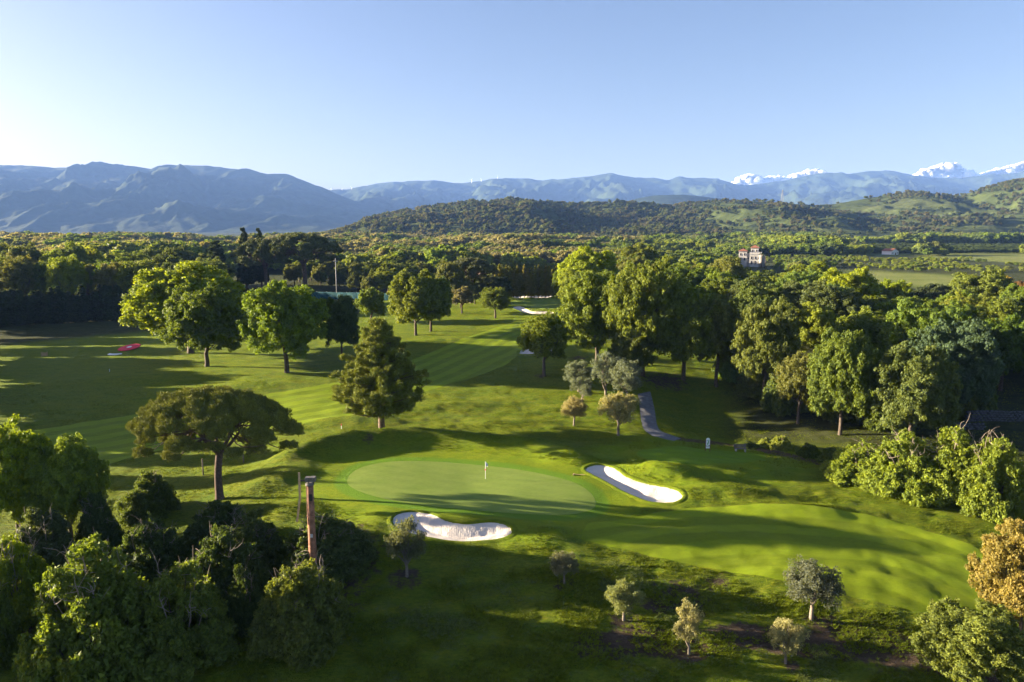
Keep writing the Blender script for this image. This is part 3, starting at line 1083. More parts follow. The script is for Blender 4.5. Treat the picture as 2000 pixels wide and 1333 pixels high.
def umbrella_pine(seed, W=19., Hh=13., leaf=.24, cover=1.0, thick=.36, r0=.45, far=False):
    g = np.random.default_rng(seed)
    lobes = []
    rx = W / 2
    zrim = Hh * (1 - thick)
    n = 64 if not far else 36
    for i in range(n):                                     # clumps laid over a flattened dome
        q = math.sqrt((i + .5) / n); a = i * 2.399963 + g.uniform(-.25, .25)
        rad = rx * .9 * q
        s = rx * g.uniform(.13, .19)
        z = zrim + Hh * thick * (math.sqrt(max(0, 1 - q * q * .93)) * .86) - s * .55 + g.uniform(-.25, .25)
        lobes.append((rad * math.cos(a), rad * math.sin(a), z, s, s, s * .72))
    for i in range(16):
        a = i * 2.4; rad = rx * g.uniform(.45, .88); s = rx * .13
        lobes.append((rad * math.cos(a), rad * math.sin(a), zrim + g.uniform(-.6, .6), s, s, s * .6))
    pos, nr, tan, size, var, C = lobes_to_leaves(g, lobes, leaf, cover, .42, 6, needle=True, low=-.25, width=.28, ragged=.2)
    size *= np.where(pos[:, 2] > zrim, 1, .9)
    me = leaves_mesh('crown', pos, nr, tan, size, .28, var, NEEDLE, .05)
    w, h = dims(pos)
    mb = MB()
    fork = np.array([.25, 0, Hh * (.40 if not far else .42)])
    mb.tube(bent((0, 0, -.5), fork, g, 6, .03), [r0 * 1.5, r0 * 1.1, r0, r0 * .95, r0 * .92, r0 * .9, r0 * .9], 9, False)
    heads = []
    for k in range(7):
        a = 2 * math.pi * k / 7 + g.uniform(-.2, .2)
        rad = rx * g.uniform(.22, .4)
        e = np.array([rad * math.cos(a), rad * math.sin(a), zrim + Hh * thick * .22 + g.uniform(-.3, .5)])
        mb.tube(bent(fork - np.array([0, 0, .3]), e, g, 6, .05, .04), np.linspace(r0 * .55, r0 * .28, 7), 6, False)
        heads.append(e)
    heads = np.array(heads)
    for L in lobes:
        c = np.array(L[:3]) - np.array([0, 0, L[5] * .5])
        d = np.linalg.norm(heads - c, axis=1) + g.uniform(0, 1.2, len(heads))
        mb.tube(bent(heads[int(np.argmin(d))], c, g, 5, .07, -.03), np.linspace(r0 * .22, r0 * .06, 6), 5, False)
    tr = new_mesh('trunk', mb.v, mb.f, PINE_BARK, True)
    return Proto(me, tr, w, h)


def conifer(seed, W=13., Hh=17.5, leaf=.30, bottom=.13, cover=1.0, power=.8, droop=.25, whorls=17, r0=.42, spike=False):
    """branches in rough whorls, each ending in up-turned needle tufts"""
    g = np.random.default_rng(seed)
    lobes = []; mb = MB()
    mb.tube(bent((0, 0, -.5), (0.1, 0, Hh * .93), g, 8, .012), np.linspace(r0 * 1.25, r0 * .12, 9), 9, False)
    for i in range(whorls):
        t = (i + .5) / whorls
        z = Hh * (bottom + (1 - bottom) * t)
        rmax = W / 2 * (np.interp(t, [0, .12, .3, .55, .8, 1], [.80, 1.0, .95, .68, .38, .06]) if not spike else (1 - t) ** .8 + .06)
        nb = max(3, int(7 * rmax / (W / 2)) + 3)
        for k in range(nb):
            a = 2 * math.pi * (k + .5 * (i % 2)) / nb + g.uniform(-.3, .3)
            L = rmax * g.uniform(.72, 1.12)
            e = np.array([L * math.cos(a), L * math.sin(a), z + L * (.24 if not spike else -.1) + g.uniform(-.4, .4)])
            mb.tube(bent((0, 0, z - L * .08), e, g, 4, .04, -.05), np.linspace(.11, .03, 5), 5, False)
            m = 2 + int(L / 1.5)
            for q in range(m):
                f = (q + 1.0) / m
                s = (.62 + .5 * (1 - f)) * W / 13 * g.uniform(.75, 1.2)
                p = e * f + np.array([0, 0, z - L * .08]) * (1 - f)
                lobes.append((p[0] + g.normal() * .25, p[1] + g.normal() * .25, p[2] + .15, s, s, s * 1.05))
    pos, nr, tan, size, var, C = lobes_to_leaves(g, lobes, leaf, cover, .5, 4, needle=True, low=-.8, width=.15, ragged=.4)
    me = leaves_mesh('crown', pos, nr, tan, size, .15, var, NEEDLE, .05)
    w, h = dims(pos)
    return Proto(me, new_mesh('trunk', mb.v, mb.f, PINE_BARK, True), w, h)


def olive(seed, W=5., Hh=5.2, leaf=.10, cover=.36, nlobe=17):
    g = np.random.default_rng(seed)
    lobes = []
    for i in range(nlobe):
        u = unit(g, 1)[0]; u[2] = u[2] * .8 + .1
        s = W * g.uniform(.13, .2)
        lobes.append((u[0] * W * .3, u[1] * W * .3, Hh * .56 + u[2] * Hh * .31, s, s, s * 1.1))
    lobes.append((0, 0, Hh * .58, W * .24, W * .24, Hh * .24))
    pos, nr, tan, size, var, C = lobes_to_leaves(g, lobes, leaf, cover, .5, 5, ragged=.6, low=-.8, width=.4, jit=1.2)
    me = leaves_mesh('crown', pos, nr, tan, size, .4, var, LEAF)
    w, h = dims(pos)
    tr = make_trunk(g, C, Hh * .2, .17 * W / 5, OLIVE_BARK, 20, 1)
    return Proto(me, tr, w, h)


def shrub(seed, W=8., Hh=7., leaf=.17, cover=.8, nst=26, bare=10):
    """many stems from the ground, leafy rounded shoots at different heights, a few bare twigs"""
    g = np.random.default_rng(seed)
    lobes = []; mb = MB(); tw = MB()
    for i in range(nst):
        q = math.sqrt((i + .5) / nst); a = i * 2.399963 + g.uniform(-.3, .3)
        rad = W * .44 * q
        zt = Hh * (1 - .60 * q ** 2.2) * g.uniform(.78, 1.02)
        s = W * g.uniform(.085, .135)
        x, y = rad * math.cos(a), rad * math.sin(a)
        top = np.array([x, y, zt - s])
        lobes.append((x, y, zt - s * 1.1, s, s, s * 1.15))
        j = lambda k: g.normal(0, W * .05)
        lobes.append((x * 1.04 + j(0), y * 1.04 + j(0), (zt - s) * g.uniform(.55, .8), s * 1.35, s * 1.35, s * 1.2))
        if q > .45:
            lobes.append((x * 1.08, y * 1.08, (zt - s) * g.uniform(.25, .45), s * 1.5, s * 1.5, s * 1.3))
            lobes.append((x * 1.05, y * 1.05, s * .6, s * 1.3, s * 1.3, s * 1.0))
        mb.tube(bent((x * .35, y * .35, -.3), top, g, 5, .06), np.linspace(.07, .02, 6), 5, False)
    for i in range(bare):
        a = g.uniform(0, 6.28); rad = W * .4 * math.sqrt(g.random())
        x, y = rad * math.cos(a), rad * math.sin(a)
        zt = Hh * (1 - .6 * (rad / (W * .44)) ** 2) * g.uniform(.9, 1.1)
        e = np.array([x, y, zt])
        tw.tube(bent((x * .5, y * .5, zt * .4), e, g, 4, .08), np.linspace(.05, .015, 5), 4, False)
        for k in range(6):
            st = e * .75 + np.array([x * .5, y * .5, zt * .4]) * .25 if k < 3 else e * .9 + np.array([x * .5, y * .5, zt * .4]) * .1
            tw.tube(bent(st, st + g.normal(size=3) * np.array([.55, .55, .35]) + np.array([0, 0, .5]), g, 3, .12), np.linspace(.025, .01, 4), 4, False)
    pos, nr, tan, size, var, C = lobes_to_leaves(g, lobes, leaf, cover, .5, 5, ragged=.55, low=-.7, width=.62, jit=.8)
    keep = pos[:, 2] > 0.02
    me = leaves_mesh('crown', pos[keep], nr[keep], tan[keep], size[keep], .62, var[keep], LEAF)
    w, h = dims(pos)
    return Proto(me, new_mesh('stem', mb.v, mb.f, BARK, True), w, h, {'bare_twigs': new_mesh('bare_twigs', tw.v, tw.f, TWIG)})


def cypress(seed, W=3.2, Hh=11., leaf=.24, cover=.8, base=.04):
    g = np.random.default_rng(seed)
    lobes = []
    for i in range(16):
        t = (i + .5) / 16
        s = W * .5 * float(np.interp(t, [0, .2, .6, .85, 1], [.7, 1, .9, .6, .2]))
        a = g.uniform(0, 6.28)
        lobes.append((math.cos(a) * s * .3, math.sin(a) * s * .3, Hh * (base + (1 - base) * t), s * .85, s * .85, s * 1.2))
    pos, nr, tan, size, var, C = lobes_to_leaves(g, lobes, leaf, cover, .45, 4, ragged=.3, low=-.9, width=.5)
    keep = pos[:, 2] > .1
    me = leaves_mesh('crown', pos[keep], nr[keep], tan[keep], size[keep], .5, var[keep], LEAF)
    w, h = dims(pos)
    mb = MB(); mb.tube([(0, 0, -.4), (0, 0, Hh * .5), (0, 0, Hh * .95)], [.16, .1, .03], 6, False)
    return Proto(me, new_mesh('trunk', mb.v, mb.f, BARK, True), w, h)


# ------------------------------------------------------------------ prototypes
OAK = [broadleaf(100 + i, 14, 15, .05, .185, 19, 1.15, ragged=.5, low=-.8) for i in range(4)]
OAKD = [broadleaf(110 + i, 13, 14, .04, .185, 19, 1.2, ragged=.3, rc=.34, low=-.8) for i in range(2)]            # dense, evenly rounded
AIRY = [broadleaf(120 + i, 12, 15, .12, .18, 17, .8, ragged=.5, rc=.30, low=-.8) for i in range(2)]           # thinner, see-through
MIDT = [broadleaf(130 + i, 11, 12, .03, .30, 11, 1.3, limbs=6, low=-.8) for i in range(4)]                      # coarser, for the middle distance
MIDA = [broadleaf(140 + i, 10, 11, .12, .36, 8, .60, ragged=.5, limbs=8) for i in range(2)]
PINE_U = umbrella_pine(200, 19, 13.5, .15, .9, .54)
PINE_UF = umbrella_pine(201, 19, 15, .30, 1.5, .48, .55, True)
PINE_C = conifer(210, 13, 17.5, .27, bottom=.17, cover=.5)
SPIKE = conifer(211, 8, 17, .5, .1, .8, spike=True, whorls=13)
OLIVES = [olive(220 + i) for i in range(3)]
SHRUBS = [shrub(230 + i, 8, 7, .15, .85) for i in range(4)]
SHRUBF = [shrub(240 + i, 8, 7, .36, .9, 20, 3) for i in range(2)]
CYP = [cypress(250 + i) for i in range(2)]

YEL = (.125, .165, .012); LIME = (.150, .190, .014); MIDG = (.075, .110, .016); DKG = (.045, .070, .018); OLG = (.085, .100, .030); GREY = (.12, .135, .080)
BRN = (.135, .120, .055); PINE = (.110, .125, .022); PINED = (.066, .082, .030); ORNG = (.150, .125, .030); SILV = (.200, .190, .090); BLUEG = (.050, .080, .040)


def jitc(c, g, a=.14):
    k = 1 + g.uniform(-a, a)
    return tuple(float(x * k * (1 + g.uniform(-a * .4, a * .4))) for x in c)


TREES = []


def put(proto, name, loc, w, h, col, label, cat, group=None, rz=0.0, dx=0.0, trunk_name='trunk', squash=1.0):
    root = empty(name, loc, rz)
    sx = w / proto.w; sz = h / proto.h
    root.scale = (sx, sx * squash, sz)
    tag(root, label, cat, group)
    c = add_obj('crown', proto.crown, root)
    c.color = tuple(min(1., x * GAIN * k) for x, k in zip(col, (.99, .98, 1.0))) + (1,)
    add_obj(trunk_name, proto.trunk, root)
    for k, me in proto.extra.items():
        add_obj(k, me, root)['kind'] = 'stuff'
    TREES.append((loc[0], loc[1], w))
    return root


def size_at(p, l, r, top):
    d = ray((l + r) / 2, top)
    z = H_CAM + p[1] * d[2] / d[1]
    wdepth = p[1] * math.cos(TH) + (H_CAM - p[2]) * math.sin(TH)
    return (r - l) / FPX * wdepth, z - p[2]


gR = np.random.default_rng(5)


def tree(proto, name, l, r, top, base, col, label, cat='tree', bx=None, group=None, depth=None, rz=None, **kw):
    bx = (l + r) / 2 if bx is None else bx
    if depth is None:
        p = on(bx, base)
    else:
        q = at_y(bx, 500, depth)
        p = np.array([q[0], depth, float(h_full(np.array([q[0]]), np.array([depth]))[0])])
    w, h = size_at(p, l, r, top)
    return put(proto, name, (p[0], p[1], p[2] - .05), w, h, jitc(col, gR, .06), label, cat, group, gR.uniform(0, 6.28) if rz is None else rz, **kw)


# ------------------------------------------------------------------ single trees, left to right
tree(OAKD[0], 'oak_tree', 268, 484, 517, 690, YEL, 'huge dome shaped bright green oak behind a smaller oak on the range', bx=372)
tree(OAK[0], 'oak_tree', 330, 482, 560, 716, MIDG, 'olive green oak leafy to the ground, in front of the dome shaped oak', bx=404)
tree(OAKD[1], 'oak_tree', 484, 640, 553, 728, (.09, .135, .014), 'broad green oak on several stems between the dome shaped oak and the conifer', bx=560)
tree(OAK[2], 'evergreen_oak', 630, 704, 580, 700, DKG, 'dark evergreen oak just behind the tall conifer', bx=668)
tree(PINE_C, 'pine_tree', 642, 822, 628, 853, PINE, 'tall pyramid shaped pine standing behind the green', bx=736, rz=1.0, depth=107.5)
tree(PINE_U, 'umbrella_pine', 255, 576, 760, 975, (.105, .120, .022), 'wide umbrella pine with a bare dark trunk above the shrubs', bx=430, rz=.0, squash=.45)
tree(OAK[1], 'leafy_tree', -30, 132, 838, 1066, YEL, 'yellow green leafy tree cut by the photo edge, behind its pale neighbour', bx=40)
tree(OAK[3], 'leafy_tree', 76, 212, 858, 1062, (.115, .160, .020), 'pale yellow green rounded tree at the end of the shrub thicket', bx=140)
tree(PINE_UF, 'umbrella_pine', 532, 682, 457, 565, PINED, 'big dark umbrella pine with a forked trunk beside the grey pole', bx=594)
tree(PINE_UF, 'umbrella_pine', 442, 560, 468, 566, PINED, 'dark umbrella pine half hidden behind the bigger umbrella pine', bx=520, rz=2.0)
tree(SPIKE, 'pine_tree', 398, 456, 472, 568, (.035, .05, .02), 'dark narrow conifer left of the two umbrella pines')
tree(SPIKE, 'pine_tree', 462, 494, 448, 560, (.03, .045, .018), 'dark pointed conifer top rising over the umbrella pines, taller one', depth=330)
tree(SPIKE, 'pine_tree', 494, 522, 449, 560, (.03, .045, .018), 'dark conifer top beside the taller pointed one', depth=340)
tree(OAK[0], 'oak_tree', 748, 850, 530, 655, (.105, .135, .018), 'rounded green oak with a leaning trunk by the fairway bend', bx=812)
tree(OAK[3], 'oak_tree', 810, 896, 534, 648, (.085, .120, .016), 'darker green oak touching the leaning oak by the fairway bend', bx=842)
tree(MIDT[0], 'oak_tree', 694, 756, 563, 632, (.085, .12, .016), 'small round oak between the dark evergreen and the fairway oaks')
tree(AIRY[0], 'young_tree', 942, 1002, 562, 622, (.085, .115, .02), 'small leaning tree with a bare trunk beside the far bunker', bx=967)
tree(PINE_UF, 'umbrella_pine', 868, 972, 505, 612, (.065, .075, .035), 'dense grey green umbrella pine behind the fairway oaks', depth=262, rz=1.2)
tree(OAK[1], 'cork_oak', 850, 906, 512, 620, OLG, 'brownish olive tree wedged between the fairway oaks and the umbrella pine', depth=250)
tree(MIDA[0], 'olive_tree', 880, 925, 560, 612, (.10, .10, .055), 'thin greyish tree under the dense umbrella pine')
tree(OAK[1], 'evergreen_shrub', 872, 925, 548, 612, (.085, .10, .045), 'greyish evergreen under the umbrella pine, nearest the fairway oaks', 'shrub', depth=248)
tree(OAK[3], 'evergreen_shrub', 902, 952, 552, 606, (.06, .075, .03), 'dark evergreen between the umbrella pine and the small leaning tree', 'shrub', depth=258)
tree(OAK[2], 'evergreen_shrub', 925, 1000, 540, 590, (.05, .065, .025), 'dark low evergreen before the cypress hedge left of the far bunker', 'shrub', depth=270)
tree(AIRY[1], 'oak_tree', 1006, 1102, 613, 735, (.100, .130, .016), 'airy green oak standing alone on the fairway edge before the wood', bx=1062)
tree(OAKD[0], 'oak_tree', 1084, 1198, 486, 615, LIME, 'brilliant yellow green oak above the far green', depth=235, bx=1150)
tree(OAK[2], 'oak_tree', 1088, 1232, 535, 712, (.095, .130, .018), 'leafy oak at the wood corner with two thin trunks', bx=1165)
tree(MIDT[1], 'evergreen_oak', 1130, 1220, 532, 690, (.075, .10, .03), 'greyish green oak behind the wood corner oak', depth=205)
tree(OAK[1], 'oak_tree', 1188, 1330, 515, 735, (.100, .128, .020), 'big tall oak of the wood behind the corner oak', bx=1256)
tree(OAK[0], 'oak_tree', 1205, 1295, 640, 745, (.07, .09, .02), 'dark low tree with a twisted trunk above the grey olives', bx=1232)
tree(OAK[3], 'oak_tree', 1274, 1420, 556, 742, (.085, .112, .018), 'oak with two thin trunks at the edge of the shady clearing', bx=1335)
tree(AIRY[0], 'oak_tree', 1370, 1475, 580, 755, (.080, .100, .022), 'thin crowned oak in the middle of the wood edge', bx=1400)
tree(OAK[1], 'oak_tree', 1425, 1545, 590, 790, (.085, .105, .024), 'drooping oak overhanging the dark grass bank', bx=1490)
tree(AIRY[1], 'holm_oak', 1515, 1604, 694, 828, (.100, .110, .028), 'olive brown small oak standing out in front of the wood', bx=1558)
tree(OAK[2], 'oak_tree', 1585, 1715, 650, 850, (.080, .110, .018), 'dark green oak right behind the olive brown small oak', bx=1640)
tree(OAK[0], 'oak_tree', 1700, 1850, 678, 870, (.075, .098, .026), 'big grey green rounded oak above the bright bushes', bx=1775)
tree(OAK[3], 'oak_tree', 1740, 1915, 598, 860, (.075, .110, .018), 'tall broad oak rising behind the grey green rounded oak', depth=128)
tree(OAK[1], 'evergreen_oak', 1800, 1960, 632, 860, BLUEG, 'blue green dark evergreen at the right end of the oaks', depth=118)
tree(OAKD[1], 'oak_tree', 1925, 2040, 622, 830, (.060, .100, .014), 'deep green oak cut by the photo edge above the yellow broom', depth=140)
tree(OAK[2], 'oak_tree', 1960, 2080, 560, 760, (.085, .120, .016), 'green oak at the photo edge behind the deep green oak', depth=175)
tree(OAKD[0], 'oak_tree', 1860, 1990, 530, 700, (.095, .120, .022), 'yellowish oak with flat top near the right photo edge', depth=200)
tree(PINE_UF, 'umbrella_pine', 1788, 1880, 556, 660, (.045, .060, .025), 'dark flat umbrella pine crown sunk among the bright oaks', depth=205, rz=.3)
tree(OAKD[1], 'oak_tree', 1590, 1720, 525, 690, LIME, 'bright yellow green oak in the middle of the wood', depth=195)
tree(OAKD[0], 'oak_tree', 1535, 1640, 513, 660, (.13, .165, .02), 'bright round topped oak just below the old villa field', depth=240)
tree(OAK[0], 'oak_tree', 1520, 1620, 530, 690, (.10, .145, .03), 'fresh green oak in front of the bright round topped one', depth=205)
tree(OAKD[1], 'oak_tree', 1720, 1790, 548, 660, LIME, 'low lime green crown beside the dark flat umbrella pine', depth=215)
tree(AIRY[0], 'ash_tree', 1385, 1462, 503, 640, (.12, .13, .032), 'pale thin leaved tree right below the old villa', depth=240)
tree(OAKD[0], 'oak_tree', 1208, 1290, 478, 560, (.10, .125, .02), 'tall oak crown of the wood behind the brilliant one', depth=330)
tree(MIDA[1], 'maple_tree', 1930, 1985, 540, 600, (.20, .16, .02), 'golden yellow tree among the greens near the right photo edge', depth=285)
tree(MIDT[2], 'copper_tree', 1975, 2040, 548, 610, (.17, .10, .03), 'copper brown tree beside the golden yellow one', depth=280)
tree(SHRUBF[0], 'broom_bush', 1892, 1958, 738, 775, (.24, .17, .006), 'yellow flowering broom bush in the deep shade', 'bush', depth=128)

# olives
OLV = [(1096, 1147, 776, 832, SILV, 'small round sunlit olive tree, shorter of the two by the cart path', 1121),
       (1168, 1244, 768, 851, SILV, 'larger sunlit olive tree right beside the cart path', 1207),
       (762, 836, 1015, 1126, (.095, .105, .055), 'grey olive tree overlapping the kidney shaped bunker', 795),
       (1074, 1130, 1078, 1140, (.105, .115, .070), 'small grey olive tree alone below the putting green', 1102),
       (1183, 1258, 1138, 1212, (.125, .145, .055), 'low sprawling olive in a bare soil ring', 1218),
       (1320, 1384, 1178, 1278, SILV, 'thin young sunlit olive tree beside the dirt track', 1345),
       (1536, 1644, 1098, 1210, (.075, .085, .058), 'large dark grey olive tree on the shaded bank', 1585),
       (1516, 1586, 1212, 1296, SILV, 'pale round sunlit young olive tree below the dirt track', 1534)]
for i, (l, r, t, b, c, lab, bx) in enumerate(OLV):
    tree(OLIVES[i % 3], 'olive_tree', l, r, t, b, c, lab, bx=bx, group='olive trees on the course')
for i, (l, r, t, b, lab) in enumerate(((1100, 1160, 705, 765, 'dark grey olive shrub farthest from the cart path'), (1150, 1215, 690, 775, 'taller dark grey olive shrub in the shade of the wood'),
                                      (1112, 1162, 738, 785, 'small pale grey olive shrub in front of the darker ones'), (1190, 1256, 705, 790, 'wide grey olive shrub next to the bend of the cart path'))):
    tree(OLIVES[i % 3], 'olive_shrub', l, r, t, b, (.10, .12, .085), lab, 'shrub', group='grey olive shrubs above the cart path')

# shrub thicket at the lower left
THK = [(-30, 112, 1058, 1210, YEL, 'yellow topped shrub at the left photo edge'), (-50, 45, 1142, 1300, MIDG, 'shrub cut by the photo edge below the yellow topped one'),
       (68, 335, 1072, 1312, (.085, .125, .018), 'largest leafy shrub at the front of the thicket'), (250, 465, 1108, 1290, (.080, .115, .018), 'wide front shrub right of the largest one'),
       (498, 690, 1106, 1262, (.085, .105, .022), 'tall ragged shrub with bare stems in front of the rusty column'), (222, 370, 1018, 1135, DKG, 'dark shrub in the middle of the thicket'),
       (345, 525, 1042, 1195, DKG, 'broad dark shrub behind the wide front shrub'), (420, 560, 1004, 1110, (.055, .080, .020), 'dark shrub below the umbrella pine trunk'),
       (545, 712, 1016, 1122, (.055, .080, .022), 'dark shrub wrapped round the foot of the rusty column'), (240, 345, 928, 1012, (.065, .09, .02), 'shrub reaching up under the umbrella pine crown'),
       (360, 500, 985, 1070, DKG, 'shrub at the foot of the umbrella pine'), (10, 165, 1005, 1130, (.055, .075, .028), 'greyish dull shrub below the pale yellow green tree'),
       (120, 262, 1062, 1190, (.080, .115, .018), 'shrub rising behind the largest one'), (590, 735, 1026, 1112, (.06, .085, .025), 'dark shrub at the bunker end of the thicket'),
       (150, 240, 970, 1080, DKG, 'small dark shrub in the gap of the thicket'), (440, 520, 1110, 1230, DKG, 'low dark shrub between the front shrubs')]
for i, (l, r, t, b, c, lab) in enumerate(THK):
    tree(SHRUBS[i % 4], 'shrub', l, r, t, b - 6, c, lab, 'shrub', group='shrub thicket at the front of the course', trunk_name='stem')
# bright bushes on the right
for i, (l, r, t, b, lab) in enumerate(((1612, 1745, 868, 950, 'smallest bright bush at the fairway end of the clump'), (1690, 1845, 850, 972, 'bright bush beside the smallest one'),
                                      (1785, 1950, 842, 985, 'tallest bright bush in the middle of the clump'), (1860, 2000, 862, 1008, 'bright bush at the far end of the clump'),
                                      (1730, 1850, 870, 960, 'bush half hidden behind the tallest bright one'))):
    tree(SHRUBS[(i + 1) % 4], 'bush', l, r, t, b - 10, (.115, .150, .018), lab, 'bush', group='bright bushes at the right of the fairway', trunk_name='stem')
tree(OAK[1], 'oak_tree', 1892, 2075, 1030, 1262, ORNG, 'tree with orange tan young leaves at the photo edge', bx=1990)
tree(OAK[3], 'oak_tree', 1885, 2085, 1190, 1420, (.095, .118, .022), 'fresh green tree in front of the orange tan one', bx=1985, depth=52)
for i, (l, r, t, b) in enumerate(((1480, 1512, 856, 872), (1505, 1545, 852, 878), (1440, 1480, 862, 874), (1560, 1600, 868, 892), (1600, 1640, 875, 905))):
    tree(SHRUBF[i % 2], 'grass_tussock', l, r, t, b, ((.16, .19, .035) if i < 2 else (.07, .1, .02)), ('tall pale grass tussock by the bench', 'tallest pale grass tussock on the bank', 'small weed clump behind the bench', 'dark weed clump next to the pale tussocks', 'dark weed clump beside the bright bushes')[i], 'shrub', trunk_name='stem')


# ------------------------------------------------------------------ tall trees along the left boundary, partly outside the view (their shade lies across the course)
def hz(x, y):
    return float(h_full(np.array([float(x)]), np.array([float(y)]))[0])


gL = np.random.default_rng(77)
for i, (x, y, h, w) in enumerate(BOUNDARY):
    put(OAK[i % 4], 'boundary_tree', (x, y, hz(x, y)), w, h, jitc(MIDG, gL, .2), 'tall leafy tree of the boundary row beyond the photo edge', 'tree', 'boundary row along the left of the course', gL.uniform(0, 6.3))

# dark trimmed row at the foot of the left wood
A = on(-60, 640); B = on(285, 622)
n = 44
for i in range(n):
    t = (i + gL.uniform(-.2, .2)) / (n - 1)
    x, y = A[0] + (B[0] - A[0]) * t, A[1] + (B[1] - A[1]) * t + gL.uniform(-.6, .6)
    put(CYP[i % 2], 'hedge_tree', (x, y, hz(x, y)), gL.uniform(4.2, 5.6), gL.uniform(8.5, 12.5), jitc((.035, .050, .022), gL, .2), 'dark slender conifer in the row before the left wood', 'tree', 'dark conifer row before the left wood', gL.uniform(0, 6.3))
# tall hedge behind the far green
for i in range(20):
    px = 968 + i * 7.0
    q = at_y(px, 500, 279 + gL.uniform(-1, 1)); x, y = q[0], q[1]
    top = 521 + gL.uniform(-4, 6)
    h = H_CAM + y * ray(px, top)[2] / ray(px, top)[1] - hz(x, y)
    put(CYP[i % 2], 'hedge_tree', (x, y, hz(x, y)), gL.uniform(2.4, 3.1), h, jitc((.13, .125, .02), gL, .15), 'yellow topped cypress in the tall hedge behind the far green', 'tree', 'cypress hedge behind the far green', gL.uniform(0, 6.3))


# ------------------------------------------------------------------ middle woods: single trees
def topz(px, py, Y):
    d = ray(px, py)
    return H_CAM + Y * d[2] / d[1]


def fill(px0, px1, d0, d1, spacing, n, protos, cols, hr, wr, name, label, group, topfun=None, seed=0, keepout=None, vary=14):
    g = np.random.default_rng(seed)
    made = 0
    for _ in range(n * 30):
        if made >= n:
            break
        px = g.uniform(px0, px1); Y = g.uniform(d0, d1) if not callable(d0) else d0(px) + (d1 - 0) * g.random() ** 1.3
        x = (px - 1000) / FPX * Y * 1.0
        if keepout and keepout(px, Y):
            continue
        if any((x - a) ** 2 + (Y - b) ** 2 < (spacing * .5 + w * .30) ** 2 for a, b, w in TREES):
            continue
        z = hz(x, Y)
        h = g.uniform(*hr); w = 1.12 * h * g.uniform(*wr)
        if topfun is not None:
            lim = topz(px, topfun(px) + g.uniform(0, vary), Y) - z
            if lim < 5:
                continue
            h2 = min(h, lim); w *= (h2 / h) ** .5; h = h2
        k = int(g.integers(len(cols)))
        put(protos[int(g.integers(len(protos)))], name, (x, Y, z), w, h, jitc(cols[k][0], g, .16), cols[k][1], 'tree', group, g.uniform(0, 6.3))
        made += 1


LW = 'trees of the left wood'
fill(-15, 275, lambda px: 250, 75, 10, 40, OAK + AIRY, [((.12, .15, .016), 'yellow green tree in the wood behind the dark conifer row'), (MIDG, 'mid green tree in the wood behind the dark conifer row'), ((.095, .11, .03), 'olive toned tree in the wood behind the dark conifer row')],
     (15, 24), (.55, .75), 'wood_tree', '', LW, lambda px: np.interp(px, [-90, 60, 180, 275], [468, 474, 478, 478]), 301, vary=40)
fill(250, 470, lambda px: 262, 90, 8, 34, OAK + MIDT, [((.085, .105, .025), 'dull green tree in the wood behind the dome shaped oak'), ((.065, .09, .022), 'dark green tree in the wood behind the dome shaped oak')],
     (11, 19), (.6, .8), 'wood_tree', '', LW, lambda px: 474, 302, lambda px, Y: px > 415, vary=35)
fill(560, 1000, lambda px: 292, 100, 7, 62, MIDT + OAK[:2], [((.115, .145, .018), 'bright green tree in the belt behind the far green'), (OLG, 'olive green tree in the belt behind the far green'), ((.07, .095, .022), 'dark green tree in the belt behind the far green')],
     (7, 11.5), (.75, 1.0), 'wood_tree', '', 'trees of the belt behind the far green', lambda px: np.interp(px, [560, 700, 1000], [488, 484, 484]), 303,
     lambda px, Y: (945 < px < 1100 and Y < 300) or (px < 700 and Y < 325), 26)
fill(1120, 1440, lambda px: 190, 200, 8, 58, OAK + OAKD + AIRY, [((.11, .14, .018), 'sunny green tree in the wood left of the old villa'), (MIDG, 'mid green tree in the wood left of the old villa'), ((.095, .105, .03), 'olive toned tree in the wood left of the old villa')],
     (11, 15.5), (.7, .95), 'wood_tree', '', 'trees of the oak wood', lambda px: np.interp(px, [1120, 1200, 1300, 1440], [510, 498, 500, 522]), 304)
fill(1430, 1740, lambda px: np.interp(px, [1430, 1560, 1740], [185, 150, 150]), 190, 8, 52, OAK + OAKD + AIRY, [((.115, .145, .018), 'sunny green tree in the wood below the old villa'), ((.085, .115, .03), 'fresh mid green tree in the wood below the old villa'), ((.07, .09, .028), 'dull dark tree in the wood below the old villa')],
     (10, 15), (.7, .95), 'wood_tree', '', 'trees of the oak wood', lambda px: np.interp(px, [1430, 1500, 1560, 1640, 1740], [524, 526, 520, 535, 556]), 305)
fill(1690, 2090, lambda px: 135, 170, 8, 54, OAK + OAKD, [((.10, .13, .018), 'sunny green tree in the wood at the right photo edge'), (MIDG, 'mid green tree in the wood at the right photo edge'), ((.055, .08, .025), 'dark bluish tree in the wood at the right photo edge')],
     (11, 16), (.7, .95), 'wood_tree', '', 'trees of the oak wood', lambda px: np.interp(px, [1690, 1800, 2000], [560, 575, 560]), 306)


for i in range(36):
    px = 1440 + i * 14 + gL.uniform(-8, 8); Yd = np.interp(px, [1440, 1560, 1700, 1950], [136, 121, 115, 112]) + gL.uniform(0, 18)
    x = (px - 1000) / FPX * Yd
    put(SHRUBF[i % 2], 'undergrowth_shrub', (x, Yd, hz(x, Yd)), gL.uniform(6, 9), gL.uniform(4.5, 8), jitc((.075, .100, .024), gL, .25), 'dark undergrowth shrub at the foot of the oak wood', 'shrub', 'undergrowth at the edge of the oak wood', gL.uniform(0, 6.3), trunk_name='stem')


# ------------------------------------------------------------------ far woods: uncountable masses
def far_proto(seed, W, Hh, leaf, nl, cover):
    return broadleaf(seed, W, Hh, .02, leaf, nl, cover, mat=LEAF_FAR, ragged=.25, rc=.5, limbs=2).crown


